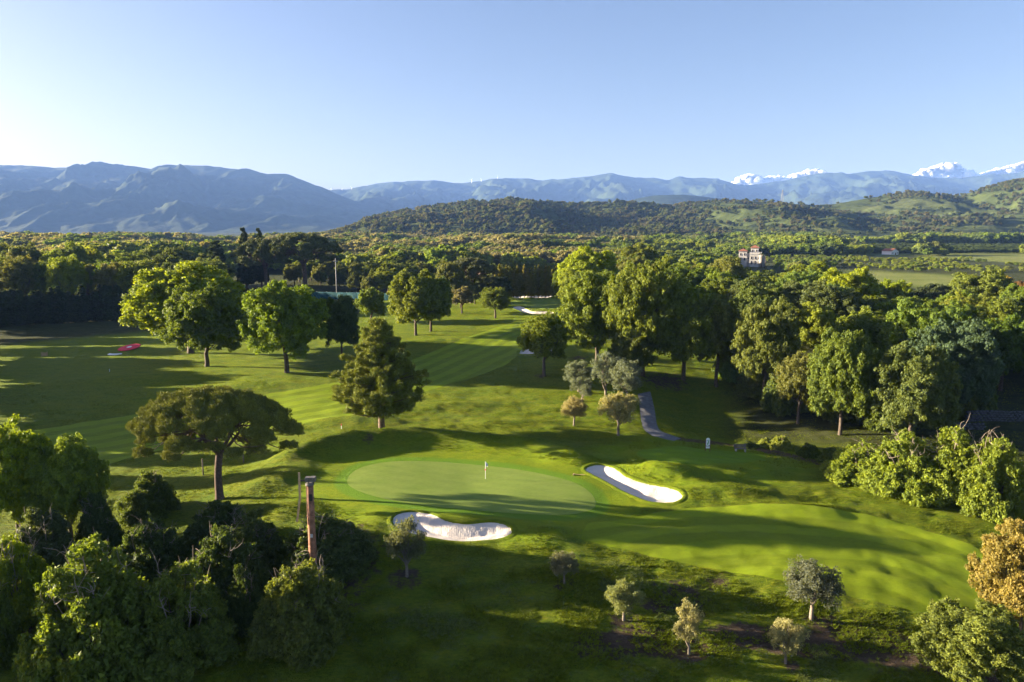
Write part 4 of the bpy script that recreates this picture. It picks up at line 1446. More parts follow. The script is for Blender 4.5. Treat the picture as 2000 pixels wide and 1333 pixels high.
FARP = [far_proto(400 + i, 10, 9, .55, 8, 1.5) for i in range(4)]
HILLP = [far_proto(410 + i, 10, 8, .95, 5, 1.5) for i in range(3)]


def scatter(name, label, pts, scl, tint, meshes, cat='wood', seed=1):
    g = np.random.default_rng(seed)
    n = len(pts)
    me = bpy.data.meshes.new(name)
    me.vertices.add(n); me.vertices.foreach_set('co', np.asarray(pts, np.float32).ravel())
    for nm, ty, arr in (('scl', 'FLOAT_VECTOR', np.asarray(scl, np.float32)), ('rot', 'FLOAT_VECTOR', np.column_stack([np.zeros(n), np.zeros(n), g.uniform(0, 6.28, n)]).astype(np.float32))):
        at = me.attributes.new(nm, ty, 'POINT'); at.data.foreach_set('vector', arr.ravel())
    at = me.attributes.new('tint', 'FLOAT_COLOR', 'POINT'); at.data.foreach_set('color', np.column_stack([tint, np.ones(n)]).astype(np.float32).ravel())
    at = me.attributes.new('pick', 'INT', 'POINT'); at.data.foreach_set('value', g.integers(0, len(meshes), n).astype(np.int32))
    o = add_obj(name, me)
    ng = bpy.data.node_groups.new(name + '_nodes', 'GeometryNodeTree')
    ng.interface.new_socket('Geometry', in_out='INPUT', socket_type='NodeSocketGeometry')
    ng.interface.new_socket('Geometry', in_out='OUTPUT', socket_type='NodeSocketGeometry')
    N = ng.nodes; L = ng.links
    gi = N.new('NodeGroupInput'); go = N.new('NodeGroupOutput'); jn = N.new('GeometryNodeJoinGeometry')
    L.new(jn.outputs[0], go.inputs[0])

    def named(nm, ty):
        a = N.new('GeometryNodeInputNamedAttribute'); a.data_type = ty; a.inputs[0].default_value = nm
        return a.outputs[0]
    s = named('scl', 'FLOAT_VECTOR'); r = named('rot', 'FLOAT_VECTOR'); p = named('pick', 'INT')
    for k, m in enumerate(meshes):
        po = bpy.data.objects.new(name + '_tree', m)
        oi = N.new('GeometryNodeObjectInfo'); oi.inputs['Object'].default_value = po
        try:
            oi.inputs['As Instance'].default_value = True
        except Exception:
            pass
        cmp_ = N.new('FunctionNodeCompare'); cmp_.data_type = 'INT'; cmp_.operation = 'EQUAL'
        L.new(p, cmp_.inputs[2]); cmp_.inputs[3].default_value = k
        ip = N.new('GeometryNodeInstanceOnPoints')
        L.new(gi.outputs[0], ip.inputs['Points']); L.new(cmp_.outputs[0], ip.inputs['Selection'])
        L.new(oi.outputs['Geometry'], ip.inputs['Instance']); L.new(r, ip.inputs['Rotation']); L.new(s, ip.inputs['Scale'])
        L.new(ip.outputs[0], jn.inputs[0])
    md = o.modifiers.new('scatter', 'NODES'); md.node_group = ng
    return tag(o, label, cat, kind='stuff')


gF = np.random.default_rng(99)
# plain between the belt and the hills
N0 = 42000
pxs = gF.uniform(-350, 2350, N0); Ys = np.exp(gF.uniform(math.log(300), math.log(1450), N0) * .62 + .38 * gF.uniform(math.log(700), math.log(1450), N0))
Xs = (pxs - 1000) / FPX * Ys
ok = np.ones(N0, bool)
near = np.where(pxs < 275, 335, np.where(pxs < 560, 355, np.where(pxs < 1110, 385, np.where(pxs < 1440, 385, np.where(pxs < 1740, 345, 320)))))
ok &= Ys > near
vil = (pxs > 1425) & (pxs < 1512) & (Ys > 430) & (Ys < 545)
ok &= ~vil
ok &= poly_sd2(Xs, Ys, FIELD1) > 2
ok &= poly_sd2(Xs, Ys, FIELD2) > 2
ok &= ~((pxs > 1635) & (Ys > 680) & (Ys < 960))
ok &= ~((pxs > 1690) & (pxs < 1790) & (Ys > 560) & (Ys < 700))
ok &= ~((pxs > 1640) & (Ys > 320) & (Ys < 430) & (fbm(Xs / 30, Ys / 30, 8, 2) < -.12))
ok &= ~((pxs > 1560) & (Ys > 430) & (Ys < 640) & (fbm(Xs / 40, Ys / 40, 12, 2) < -.2))
pxs, Ys, Xs = pxs[ok], Ys[ok], Xs[ok]
# do not stand closer than a few metres
cell = {}
keep = []
for i in range(len(Xs)):
    sp = 4.8 + Ys[i] * .0032
    k = (int(Xs[i] // sp), int(Ys[i] // sp))
    if k in cell:
        continue
    cell[k] = 1; keep.append(i)
pxs, Ys, Xs = pxs[keep], Ys[keep], Xs[keep]
Zs = h_full(Xs, Ys)
nz = fbm(Xs / 45, Ys / 70, 31, 3) + gF.normal(0, .22, len(Xs))
hgt = gF.uniform(7.5, 13.0, len(Xs)) + 5 * (pxs < 560) * (1 - sstep(430, 700, Ys)) + 1.5 * (Ys > 700)
pm = fbm(Xs / 60, Ys / 90, 202, 3)
hgt = hgt * np.clip(.95 + 1.1 * pm, .45, 1.5)
# nothing stands taller than the skyline of the woods
slope = np.interp(pxs, [0, 300, 560, 800, 1100, 1400, 1430, 1510, 1560, 1640, 1700, 2000], [467, 464, 468, 471, 478, 488, 524, 524, 500, 505, 520, 520]) + gF.uniform(-3, 9, len(Xs))
lim = H_CAM - (slope - 448) / FPX * Ys - Zs
hgt = np.where(Ys < 640, np.minimum(hgt, np.maximum(lim, 3.0)), hgt)
pal = np.array([MIDG, (.10, .125, .022), OLG, (.135, .130, .062), (.115, .110, .052), (.06, .085, .025), (.12, .15, .02)])
brown = ((pxs > 480) & (pxs < 1250) & (Ys > 440)) | ((pxs <= 480) & (Ys > 450))
idx = np.where(brown & (nz > -.12), gF.choice([3, 4, 2, 3], len(Xs)), np.where(nz > .25, gF.choice([1, 6], len(Xs)), np.where(nz > -.1, gF.choice([0, 1, 2], len(Xs)), gF.choice([0, 5], len(Xs)))))
tint = np.array([[1.0, .98, 1.0]]) * GAIN * 1.25 * pal[idx] * (1 + gF.uniform(-.2, .2, (len(Xs), 1)))
wv = hgt * gF.uniform(.95, 1.4, len(Xs))
scl = np.column_stack([wv / 10, wv / 10, hgt / 9])
scatter('distant_woods', 'mass of green and brownish trees covering the plain to the hills', np.column_stack([Xs, Ys, Zs - .2]), scl, tint, FARP)

# trees on the ridge
X, Y, Z, PX, T = HG
nI, nJ = X.shape
N1 = 42000
fi = gF.uniform(0, nI - 1.001, N1); fj = gF.uniform(0, 118 - 1.001, N1)
m = (np.interp(fi, np.arange(nI), PX[:, 0]) > 450) & (np.interp(fi, np.arange(nI), PX[:, 0]) < 2350)
fi, fj = fi[m], fj[m]
i0 = fi.astype(int); j0 = np.minimum(fj.astype(int), nJ - 2); a = fi - i0; b = fj - j0


def bil(M):
    return M[i0, j0] * (1 - a) * (1 - b) + M[i0 + 1, j0] * a * (1 - b) + M[i0, j0 + 1] * (1 - a) * b + M[i0 + 1, j0 + 1] * a * b


hx, hy, hzv, hpx, ht = bil(X), bil(Y), bil(Z), bil(PX), bil(T)
nn = fbm(hx / 90, hy / 130, 44, 4)
dens = np.interp(hpx, [600, 1100, 1300, 1500, 1700, 2000], [1.2, 1.1, .75, .58, .52, .62])
dens = np.clip(dens + nn * .9, 0, 1)
dens = np.where(dens < .45, dens * .15, dens)
dens = np.maximum(dens, .5 * (ht > .93) * (hpx < 1400))
kp = (gF.random(len(hx)) < dens * .72) & (ht < 1.25) & (ht > .01)
hx, hy, hzv, hpx, ht, nn = hx[kp], hy[kp], hzv[kp], hpx[kp], ht[kp], nn[kp]
hh = gF.uniform(5.5, 12, len(hx)) * np.where(hpx > 1350, .85, 1.0)
pal2 = np.array([(.075, .095, .026), (.10, .105, .040), (.115, .108, .052), (.055, .075, .025), (.12, .14, .05)])
ix = np.where(nn + gF.normal(0, .25, len(hx)) > .05, gF.choice([2, 1, 2, 0], len(hx)), gF.choice([0, 3, 1, 4], len(hx)))
tint = np.array([[.95, .98, 1.0]]) * GAIN * .8 * pal2[ix] * (1 + gF.uniform(-.2, .2, (len(hx), 1)))
ww = hh * gF.uniform(.9, 1.4, len(hx))
scatter('hillside_woods', 'wood and scattered bushes covering the ridge behind the plain', np.column_stack([hx, hy, hzv - .4]), np.column_stack([ww / 10, ww / 10, hh / 8]), tint, HILLP, seed=2)

# rough grass tufts of the near course
tv = []
for k in range(6):
    a_ = k * 1.05; lean = gF.uniform(.25, .7); ln_ = gF.uniform(.7, 1.0)
    tv += [(.10 * math.cos(a_ + 1.6), .10 * math.sin(a_ + 1.6), 0), (-.10 * math.cos(a_ + 1.6), -.10 * math.sin(a_ + 1.6), 0), (lean * math.cos(a_), lean * math.sin(a_), ln_)]
TUFT = new_mesh('tuft', np.array(tv), np.arange(18).reshape(-1, 3), LEAF_FAR)
TUFT.attributes.new('leafvar', 'FLOAT', 'FACE').data.foreach_set('value', gF.uniform(.3, .7, 6).astype(np.float32))
NT = 170000
ty = np.exp(gF.uniform(math.log(48), math.log(150), NT)); tx = gF.uniform(-.76, .76, NT) * ty
sdm = np.minimum.reduce([poly_sd(tx, ty, P) for P in SHEETS] + [poly_sd(tx, ty, P) - .4 for P in bunker_poly.values()] + [poly_sd(tx, ty, green_poly) - 4.0])
patch = fbm(tx / 3.0, ty / 2.2, 77, 4)
kp = (sdm > .25) & (patch + gF.normal(0, .12, NT) > -.10)
tx, ty, patch = tx[kp], ty[kp], patch[kp]
th2 = np.where(ty < 68, 1.15, .8) * gF.uniform(.09, .22, len(tx)) * (1 + .8 * np.clip(patch, 0, .6))
tw_ = th2 * gF.uniform(1.3, 2.2, len(tx))
wh = (fbm(tx / 5, ty / 4, 123, 3) > .22) & (ty < 70)
tcol = np.where(wh[:, None], np.array([[.145, .185, .045]]), np.array([[.140, .182, .010]])) * (1 + gF.uniform(-.3, .3, (len(tx), 1)))
scatter('grass', 'uneven tufts of rough grass and clover over the near course', np.column_stack([tx, ty, ground_z(tx, ty) - .01]), np.column_stack([tw_, tw_, th2]), tcol, [TUFT], 'grass', 4)

# orchard rows on the far right
op = []
for r_ in range(16):
    for c_ in range(70):
        px = 1655 + c_ * 5.2 + r_ * 1.2
        Yv = 700 + r_ * 16
        x = (px - 1000) / FPX * Yv
        op.append((x + gF.uniform(-.5, .5), Yv + gF.uniform(-.5, .5), hz(x, Yv)))
op = np.array(op)
so = gF.uniform(.42, .6, (len(op), 1)) * np.array([[1, 1, 1.1]])
scatter('orchard', 'orchard of small trees in straight rows beside the white farmhouse', op, so, np.array([[.07, .10, .03]]) * (1 + gF.uniform(-.2, .2, (len(op), 1))), FARP, 'orchard', 3)


# ------------------------------------------------------------------ small things
WHITE = plain_mat('white_paint', (.78, .78, .78), .5, .05, 8)
RED = plain_mat('red_fabric', (.62, .02, .05), .7, .12, 2)
RUST = plain_mat('rusty_steel', (.23, .11, .065), .8, .5, 2.5, bump=.3)
DARK = plain_mat('dark_metal', (.025, .025, .028), .6, .3, 8)
STEEL = plain_mat('grey_steel', (.32, .31, .29), .6, .25, 6)
LAMP = plain_mat('weathered_lamp', (.15, .135, .12), .7, .35, 6)
YELLOW = plain_mat('yellow_paint', (.55, .38, .03), .6, .3, 6)
WOODL = plain_mat('weathered_board', (.48, .33, .19), .8, .25, 5)
WOODD = plain_mat('brown_wood', (.13, .065, .035), .8, .3, 6)
BENCHM = plain_mat('grey_brown_wood', (.12, .10, .11), .8, .3, 6)
CONC = plain_mat('concrete', (.42, .41, .39), .9, .2, 4)
NET = plain_mat('green_windbreak', (.012, .075, .085), .85, .35, 1.5)
BLUE = plain_mat('blue_print', (.05, .08, .35), .6, .1, 8)
STONE = plain_mat('dark_stone', (.075, .075, .080), .9, .4, 1.5, bump=.6)
PLASTER = plain_mat('cream_plaster', (.45, .43, .40), .9, .22, .5, bump=.2)
PLASTER2 = plain_mat('stained_plaster', (.38, .355, .33), .9, .28, .6, bump=.2)
ROOFT = plain_mat('red_roof_tiles', (.25, .10, .06), .85, .25, 2, bump=.3)
WINDOW = plain_mat('dark_window', (.03, .028, .03), .3, .2, 4)
BRONZEG = plain_mat('map_green', (.06, .30, .08), .6, .2, 10)


def flag(px, base, top, label, red=True):
    p = on(px, base)
    hgt_ = topz(px, top, p[1]) - p[2]
    r = empty('flagstick', p); tag(r, label, 'flag')
    MB().tube([(0, 0, -.1), (0, 0, hgt_)], .028, 8).build('pole', WHITE, r, True)
    # cloth hanging in folds
    v = []; f = []
    nx, nz_ = 7, 7
    for i in range(nx):
        for j in range(nz_):
            u = i / (nx - 1); w = j / (nz_ - 1)
            v.append((.03 + u * .30 * (1 - .25 * w), -.08 * math.sin(u * 7) * u - .03, hgt_ - .03 - w * .42 - u * .32))
    for i in range(nx - 1):
        for j in range(nz_ - 1):
            f.append((i * nz_ + j, (i + 1) * nz_ + j, (i + 1) * nz_ + j + 1, i * nz_ + j + 1))
    nv = len(v)
    v += [(a_, b_ + .012, c_) for a_, b_, c_ in v]
    f += [tuple(q + nv for q in F[::-1]) for F in f]
    m_ = MB(); m_.add(v, f); cl = m_.build('cloth', WHITE, r, True)
    e_ = MB(); e_.lathe([(.0, 0), (.07, 0), (.07, .012), (.0, .012)], 12)
    q = e_.build('emblem', BLUE, cl, loc=(.15, -.12, hgt_ - .42)); q.rotation_euler = (math.pi / 2, 0, 0)
    if red:
        MB().lathe([(.02, 0), (.075, .03), (.09, .09), (.075, .15), (.02, .18)], 12).build('ball_marker', RED, r, True, (0, 0, hgt_ * .48))
    MB().lathe([(.055, .006), (.055, .02)], 12).build('cup_rim', WHITE, r, loc=(0, 0, 0))
    return r


flag(948.3, 935, 902, 'white flagstick with a drooping white flag on the near putting green')
flag(1023, 590, 577, 'thin flagstick on the shaded far green', False)

# rusty column with two lamps and a hanging board
p = on(616, 1196)
col_h = topz(608, 948, p[1]) - p[2]
r = empty('rusty_column', p); tag(r, 'rusty steel column with two floodlights on top and a board hanging from its arm', 'column')
mb = MB(); mb.lathe([(.37, -.5), (.36, 0), (.345, col_h * .4), (.33, col_h * .7), (.32, col_h)], 24); mb.build('shaft', RUST, r, True)
for k in (.28, .52, .76):
    MB().lathe([(.33, 0), (.365, .02), (.365, .09), (.33, .11)], 24).build('weld_band', RUST, r, True, (0, 0, col_h * k))
MB().lathe([(.32, 0), (.39, .02), (.39, .12), (.33, .18), (.2, .2)], 24).build('cap', LAMP, r, True, (0, 0, col_h))
MB().box(-.14, .14, -.03, .02, -.32, .32).build('hatch', DARK, r, loc=(.13, -.30, col_h - 1.05))
MB().box(-.12, .12, -.02, .02, -.3, .3).build('yellow_plate', YELLOW, r, loc=(.16, -.31, col_h * .30))
MB().box(-.12, .12, -.02, .02, -.16, .16).build('faded_plate', CONC, r, loc=(.06, -.335, col_h * .62))
for dx, dz in ((-.12, .55), (.34, .58)):
    L_ = empty('floodlight', (dx, -.02, col_h + dz)); L_.parent = r
    MB().box(-.21, .21, -.24, .24, -.2, .2).build('housing', LAMP, L_)
    MB().box(-.17, .17, -.27, -.24, -.15, .15).build('lens', LAMP, L_)
    MB().tube([(0, 0, -.2), (0, 0, -.45)], .05, 6).build('bracket', DARK, L_)
    for k in range(3):
        MB().box(-.225, .225, .24, .27, -.16 + k * .12, -.11 + k * .12).build('cooling_fin', LAMP, L_)
MB().tube([(-.2, 0, col_h + .42), (-1.0, 0, col_h + .42)], .07, 8).build('arm', DARK, r)
mb = MB(); mb.add([(-.95, -.12, col_h + 1.2), (-.78, -.12, col_h + 1.2), (-.80, -.12, col_h - 1.2), (-1.18, -.12, col_h - 3.4), (-1.34, -.12, col_h - 3.4), (-.98, -.12, col_h - 1.2),
                   (-.95, -.05, col_h + 1.2), (-.78, -.05, col_h + 1.2), (-.80, -.05, col_h - 1.2), (-1.18, -.05, col_h - 3.4), (-1.34, -.05, col_h - 3.4), (-.98, -.05, col_h - 1.2)],
                  [(0, 5, 2, 1), (5, 4, 3, 2), (6, 7, 8, 11), (11, 8, 9, 10), (0, 1, 7, 6), (1, 2, 8, 7), (2, 3, 9, 8), (3, 4, 10, 9), (4, 5, 11, 10), (5, 0, 6, 11)])
mb.build('hanging_board', WOODL, r)

# course map sign
p = on(1382, 882)
r = empty('map_sign', p); tag(r, 'course map sign with a round topped board between brown posts', 'sign')
for s in (-.32, .32):
    MB().box(s - .045, s + .045, -.045, .045, -.3, 1.75).build('post', WOODD, r)
mb = MB(); pr = [(-.27, .85), (.27, .85), (.27, 1.72)] + [(.27 * math.cos(a_), 1.72 + .27 * math.sin(a_)) for a_ in np.linspace(.3, math.pi - .3, 7)] + [(-.27, 1.72)]
k = len(pr); mb.add([(x, -.03, z) for x, z in pr] + [(x, .02, z) for x, z in pr], [tuple(range(k))[::-1], tuple(range(k, 2 * k))] + [(i, (i + 1) % k, k + (i + 1) % k, k + i) for i in range(k)])
brd = mb.build('board', WHITE, r)
mb = MB(); hp = [(-.10, .98), (.03, 1.0), (.08, 1.2), (.10, 1.45), (.17, 1.62), (.10, 1.68), (.0, 1.55), (-.03, 1.3), (-.12, 1.12)]
mb.add([(x, -.038, z) for x, z in hp] + [(x, -.032, z) for x, z in hp], [tuple(range(9))[::-1], tuple(range(9, 18))] + [(i, (i + 1) % 9, 9 + (i + 1) % 9, 9 + i) for i in range(9)])
mb.build('hole_plan', BRONZEG, brd)
for x, z in ((-.12, 1.62), (.17, .92)):
    MB().box(x - .05, x + .05, -.04, -.032, z - .05, z + .05).build('number_mark', BLUE, brd)
MB().box(-.27, .27, -.03, .02, .45, .72).build('lower_plate', WHITE, r)
# bench
p = on(1446, 882)
r = empty('bench', p); tag(r, 'small grey brown slatted bench beside the tee', 'bench')
for s in (-.72, .72):
    MB().box(s - .06, s + .06, -.25, .25, -.1, .42).build('leg', CONC, r)
for k in range(3):
    MB().box(-.95, .95, -.27 + k * .18, -.12 + k * .18, .42, .47).build('seat_slat', BENCHM, r)
for k in range(3):
    MB().box(-.95, .95, .28 + k * .03, .32 + k * .03, .55 + k * .17, .69 + k * .17).build('back_slat', BENCHM, r)
for s in (-.72, .72):
    MB().box(s - .04, s + .04, .33, .40, .42, 1.05).build('back_post', BENCHM, r)

# driving range targets
p = on(253, 682)
r = empty('range_target', p, .25); tag(r, 'round red range target with a white centre lying tilted on the turf', 'target')
w_, _ = size_at(p, 233, 274, 676)
t_ = MB().lathe([(w_ / 2 - .05, -.02), (w_ / 2, .05), (w_ / 2, .12), (w_ / 2 - .1, .16), (.01, .18)], 40).build('disc', RED, r)
t2 = MB().lathe([(.62, .17), (.62, .205), (.01, .21)], 24).build('bullseye', WHITE, r)
r.rotation_euler = (.14, -.12, .2)
r.location.z += .35
p = on(221, 694)
r = empty('range_marker', p); tag(r, 'curved white marker strip lying in front of the red target', 'marker')
mb = MB(); pts = [(math.cos(a_) * 2.0, math.sin(a_) * 2.0) for a_ in np.linspace(math.pi * 1.12, math.pi * 1.88, 12)]; pin = [(x * .76, y * .55 ) for x, y in pts]
v = [(x, y + 1.6, .12) for x, y in pts] + [(x, y + 1.6, .3) for x, y in pin] + [(x, y + 1.6, 0) for x, y in pts] + [(x, y + 1.6, 0) for x, y in pin]
f = [(i, i + 1, 13 + i, 12 + i) for i in range(11)] + [(i + 24, i + 25, i + 1, i) for i in range(11)]
mb.add(v, f); mb.build('strip', WHITE, r)
p = on(87, 696)
r = empty('range_crate', p, .3); tag(r, 'small yellowish wooden crate standing alone on the driving range', 'crate')
for k in range(4):
    MB().box(-.55, .55, -.35, -.31, .1 + k * .2, .25 + k * .2).build('slat', WOODL, r)
    MB().box(-.55, .55, .31, .35, .1 + k * .2, .25 + k * .2).build('slat', WOODL, r)
for sx in (-.58, .58):
    for sy in (-.36, .36):
        MB().box(sx - .05, sx + .05, sy - .05, sy + .05, -.1, 1.1).build('post', WOODL, r)
MB().box(-.5, .5, -.25, .25, .55, .62).build('floor_panel', WOODD, r)
# stakes, rake board, tee marker
for px, b_, t_, lab, mt in ((667, 838, 828, 'red and white distance stake left of the tall pine', RED), (214, 726, 721, 'short white stake on the driving range', WHITE), (1858, 1250, 1247, 'tiny white marker in the grass by the dirt track', WHITE)):
    p = on(px, b_); h_ = max(.3, topz(px, t_, p[1]) - p[2])
    r = empty('marker_stake', p); tag(r, lab, 'stake')
    MB().lathe([(.05, -.1), (.055, 0), (.055, h_ * .6)], 10).build('shaft', WHITE, r)
    MB().lathe([(.056, h_ * .6), (.056, h_ * .94), (.03, h_)], 10).build('tip', mt, r)
p = on(1131, 929)
r = empty('bunker_rake', p, -.25); tag(r, 'wooden rake lying on the grass beside the long bunker', 'rake')
MB().tube([(-.7, 0, .12), (.8, 0, .14)], .035, 6).build('handle', WOODL, r)
MB().box(-.78, -.68, -.3, .3, .04, .16).build('head', WOODL, r)
for k in range(6):
    MB().tube([(-.73, -.26 + k * .1, .06), (-.73, -.26 + k * .1, -.03)], .012, 4).build('tooth', WOODL, r)
# short boundary posts under the umbrella pine
for px, b_, t_, lab in ((397, 928, 897, 'thin stem standing left of the umbrella pine trunk'), (476, 905, 888, 'short stake right of the umbrella pine trunk')):
    p = on(px, b_); h_ = topz(px, t_, p[1]) - p[2]
    r = empty('tree_stake', p); tag(r, lab, 'stake')
    MB().lathe([(.10, -.2), (.10, h_ * .5), (.08, h_)], 8).build('shaft', OLIVE_BARK, r, True)
    MB().lathe([(.085, h_ - .02), (.05, h_ + .04)], 8).build('top', WOODL, r)


# utility poles and wire
def pole(px, base, top, label, r0=.16, depth=None):
    if depth is None:
        p = on(px, base)
    else:
        q = at_y(px, 500, depth); p = np.array([q[0], depth, hz(q[0], depth)])
    h_ = topz(px, top, p[1]) - p[2]
    r = empty('utility_pole', p); tag(r, label, 'pole')
    MB().tube([(0, 0, -.4), (0, 0, h_)], [r0 * 1.2, r0 * .8], 10).build('shaft', STEEL, r, True)
    MB().box(-.7, .7, -.06, .06, h_ - 1.3, h_ - 1.15).build('crossarm', STEEL, r)
    for s in (-.6, .6):
        MB().lathe([(.05, 0), (.07, .1), (.03, .22)], 8).build('insulator', WHITE, r, loc=(s, 0, h_ - 1.15))
    return p + np.array([0, 0, h_ - 1.0])


a1 = pole(658, 584, 505, 'tall grey utility pole beside the big umbrella pine')
a2 = pole(768, 584, 537, 'short grey pole right of the green windbreak', depth=300)
pole(760, 584, 545, 'lower wooden pole next to the short grey one', depth=298)
mb = MB(); mb.tube([a1 + (a2 - a1) * t - np.array([0, 0, 1.6 * math.sin(math.pi * t)]) for t in np.linspace(0, 1, 12)], .02, 4)
tag(mb.build('overhead_wire', DARK), 'thin wire strung between the two grey poles', 'wire')
# windbreak net fence
A = on(600, 584); B = on(780, 588)
r = empty('windbreak_fence', A); tag(r, 'dark teal windbreak net fence under the umbrella pine', 'fence')
dv = B - A; LN = np.linalg.norm(dv[:2]); ux = dv / LN
nb = 9
for i in range(nb + 1):
    q = dv * i / nb
    z0 = hz(*(A + q)[:2]) - A[2]
    MB().tube([(q[0], q[1], z0 - .3), (q[0], q[1], z0 + 3.1)], .07, 6).build('post', STEEL, r)
    if i < nb:
        q2 = dv * (i + 1) / nb; z1 = hz(*(A + q2)[:2]) - A[2]
        m_ = MB()
        k = 6
        v = []; f = []
        for j in range(k + 1):
            qq = q + (q2 - q) * j / k; zz = z0 + (z1 - z0) * j / k
            bul = .22 * math.sin(math.pi * j / k)
            v += [(qq[0], qq[1] - .08 - bul, zz + .1), (qq[0], qq[1] - .08 - bul * .4, zz + 2.9 - .12 * math.sin(math.pi * j / k)), (qq[0], qq[1] - .11 - bul, zz + .1), (qq[0], qq[1] - .11 - bul * .4, zz + 2.9)]
        for j in range(k):
            a_ = j * 4; b_ = a_ + 4
            f += [(a_, b_, b_ + 1, a_ + 1), (a_ + 2, a_ + 3, b_ + 3, b_ + 2), (a_ + 1, b_ + 1, b_ + 3, a_ + 3)]
        m_.add(v, f); m_.build('net_panel', NET, r)

# dry stone walls in the shade at the right
gS = np.random.default_rng(8)
_stones = []
for k in range(6):
    v = ICO_V[:] * np.array([.42, .28, .22]) * (1 + .25 * fbm(ICO_V[:, 0] * 1.5 + k * 9, ICO_V[:, 1] * 1.5 + ICO_V[:, 2], 4, 2)[:, None])
    _b = bmesh.new(); bmesh.ops.create_icosphere(_b, subdivisions=1, radius=1)
    v = np.array([q.co[:] for q in _b.verts]) * np.array([.46, .3, .24]) * gS.uniform(.8, 1.2, (12 if len(_b.verts) == 12 else len(_b.verts), 1)); F = np.array([[q.index for q in ff.verts] for ff in _b.faces]); _b.free()
    _stones.append(new_mesh('stone', v, F, STONE))
for lab, a_, b_, rows in (('dark dry stone wall in the shade behind the bright bushes', (1888, 824), (2030, 822), 5), ('low dry stone wall nearer the bright bushes', (1850, 838), (1925, 840), 3)):
    A = on(*a_); B = on(*b_); L_ = np.linalg.norm((B - A)[:2])
    r = empty('stone_wall', A); tag(r, lab, 'wall')
    n = int(L_ / .72)
    for i in range(n):
        for j in range(rows):
            t = (i + .5 * (j % 2) + gS.uniform(-.1, .1)) / n
            q = (B - A) * t
            o = add_obj('stone', _stones[int(gS.integers(6))], r, (q[0], q[1] + gS.uniform(-.05, .05), hz(*(A + q)[:2]) - A[2] + .15 + j * .40))
            o.rotation_euler = (gS.uniform(-.2, .2), gS.uniform(-.2, .2), gS.uniform(-.3, .3))


# ------------------------------------------------------------------ buildings
def wall_block(root, name, x0, x1, y0, y1, z0, z1, mat, wins=(), front='y'):
    w = MB().box(x0, x1, y0, y1, z0, z1).build(name, mat, root)
    return w


def window(root, x, z, y, w=.9, h=1.8, face='front', mat=None):
    """arched dark opening with a pale surround"""
    wd = empty('window', (0, 0, 0)); wd.parent = root
    if face == 'front':
        wd.location = (x, y, z)
    else:
        wd.location = (y, x, z); wd.rotation_euler = (0, 0, -math.pi / 2)
    pr = [(-w / 2, 0), (w / 2, 0), (w / 2, h * .75)] + [(w / 2 * math.cos(a_), h * .75 + w / 2 * math.sin(a_)) for a_ in (.6, 1.2, 1.94, 2.54)] + [(-w / 2, h * .75)]
    k = len(pr)
    m_ = MB(); m_.add([(a_, -.05, b_) for a_, b_ in pr] + [(a_, .1, b_) for a_, b_ in pr], [tuple(range(k))[::-1]] + [(i, (i + 1) % k, k + (i + 1) % k, k + i) for i in range(k)])
    m_.build('pane', WINDOW, wd)
    m_ = MB(); m_.box(-w / 2 - .2, -w / 2, -.12, .1, -.1, h * .8); m_.box(w / 2, w / 2 + .2, -.12, .1, -.1, h * .8); m_.box(-w / 2 - .25, w / 2 + .25, -.16, .1, -.28, -.1)
    m_.build('surround', PLASTER2, wd)
    return wd


def hip_roof(root, x0, x1, y0, y1, z, h, over=.5, ridge=0.0, name='roof'):
    x0 -= over; x1 += over; y0 -= over; y1 += over
    cx = (x0 + x1) / 2; cy = (y0 + y1) / 2
    rr = max(.05, ridge)
    m_ = MB(); m_.add([(x0, y0, z), (x1, y0, z), (x1, y1, z), (x0, y1, z), (cx - rr, cy, z + h), (cx + rr, cy, z + h), (x0, y0, z - .25), (x1, y0, z - .25), (x1, y1, z - .25), (x0, y1, z - .25)],
                      [(0, 1, 5, 4), (1, 2, 5), (2, 3, 4, 5), (3, 0, 4), (6, 7, 1, 0), (7, 8, 2, 1), (8, 9, 3, 2), (9, 6, 0, 3), (9, 8, 7, 6)])
    return m_.build(name, ROOFT, root)


Yv = 490.0
q = at_y(1468, 500, Yv)
villa = empty('villa', (q[0], Yv, hz(q[0], Yv) - .3), -.35)
tag(villa, 'old cream villa with two red roofed towers among the trees', 'villa')
zt = lambda py: topz(1468, py, Yv) - villa.location.z
zb0 = -1.0
z_low, z_mid, z_tw = zt(491), zt(494), zt(484.5)
wall_block(villa, 'wall', -1.2, 6.4, -3.6, 4.5, zb0, z_mid, PLASTER)              # main block
wall_block(villa, 'side_wing', -3.0, -1.2, -1.2, 4.2, zb0, z_mid - .7, PLASTER2)
tl = wall_block(villa, 'small_tower', -8.2, -3.0, -3.0, 2.4, zb0, z_low, PLASTER)
th_ = wall_block(villa, 'tall_tower', -.6, 4.4, -1.2, 3.8, z_mid - .2, z_tw, PLASTER)
hip_roof(villa, -8.2, -3.0, -3.0, 2.4, z_low + .25, 1.5)
hip_roof(villa, -.6, 4.4, -1.2, 3.8, z_tw + .25, 1.7)
mb = MB(); mb.lathe([(2.4, zb0), (2.4, z_mid - 2.2), (2.55, z_mid - 2.1), (2.55, z_mid - 1.7), (2.3, z_mid - 1.7)], 18, (6.6, -2.0)); mb.build('round_turret', PLASTER2, villa, True)
for k in range(9):
    a_ = 2 * math.pi * k / 9
    MB().box(-.25, .25, -.2, .2, 0, .6).build('merlon', PLASTER2, villa, loc=(6.6 + 2.3 * math.cos(a_), -2.0 + 2.3 * math.sin(a_), z_mid - 1.7))
for k in range(8):
    MB().box(-.3, .3, -.2, .2, 0, .65).build('merlon', PLASTER, villa, loc=(-.9 + k * 1.0, -3.4, z_mid))
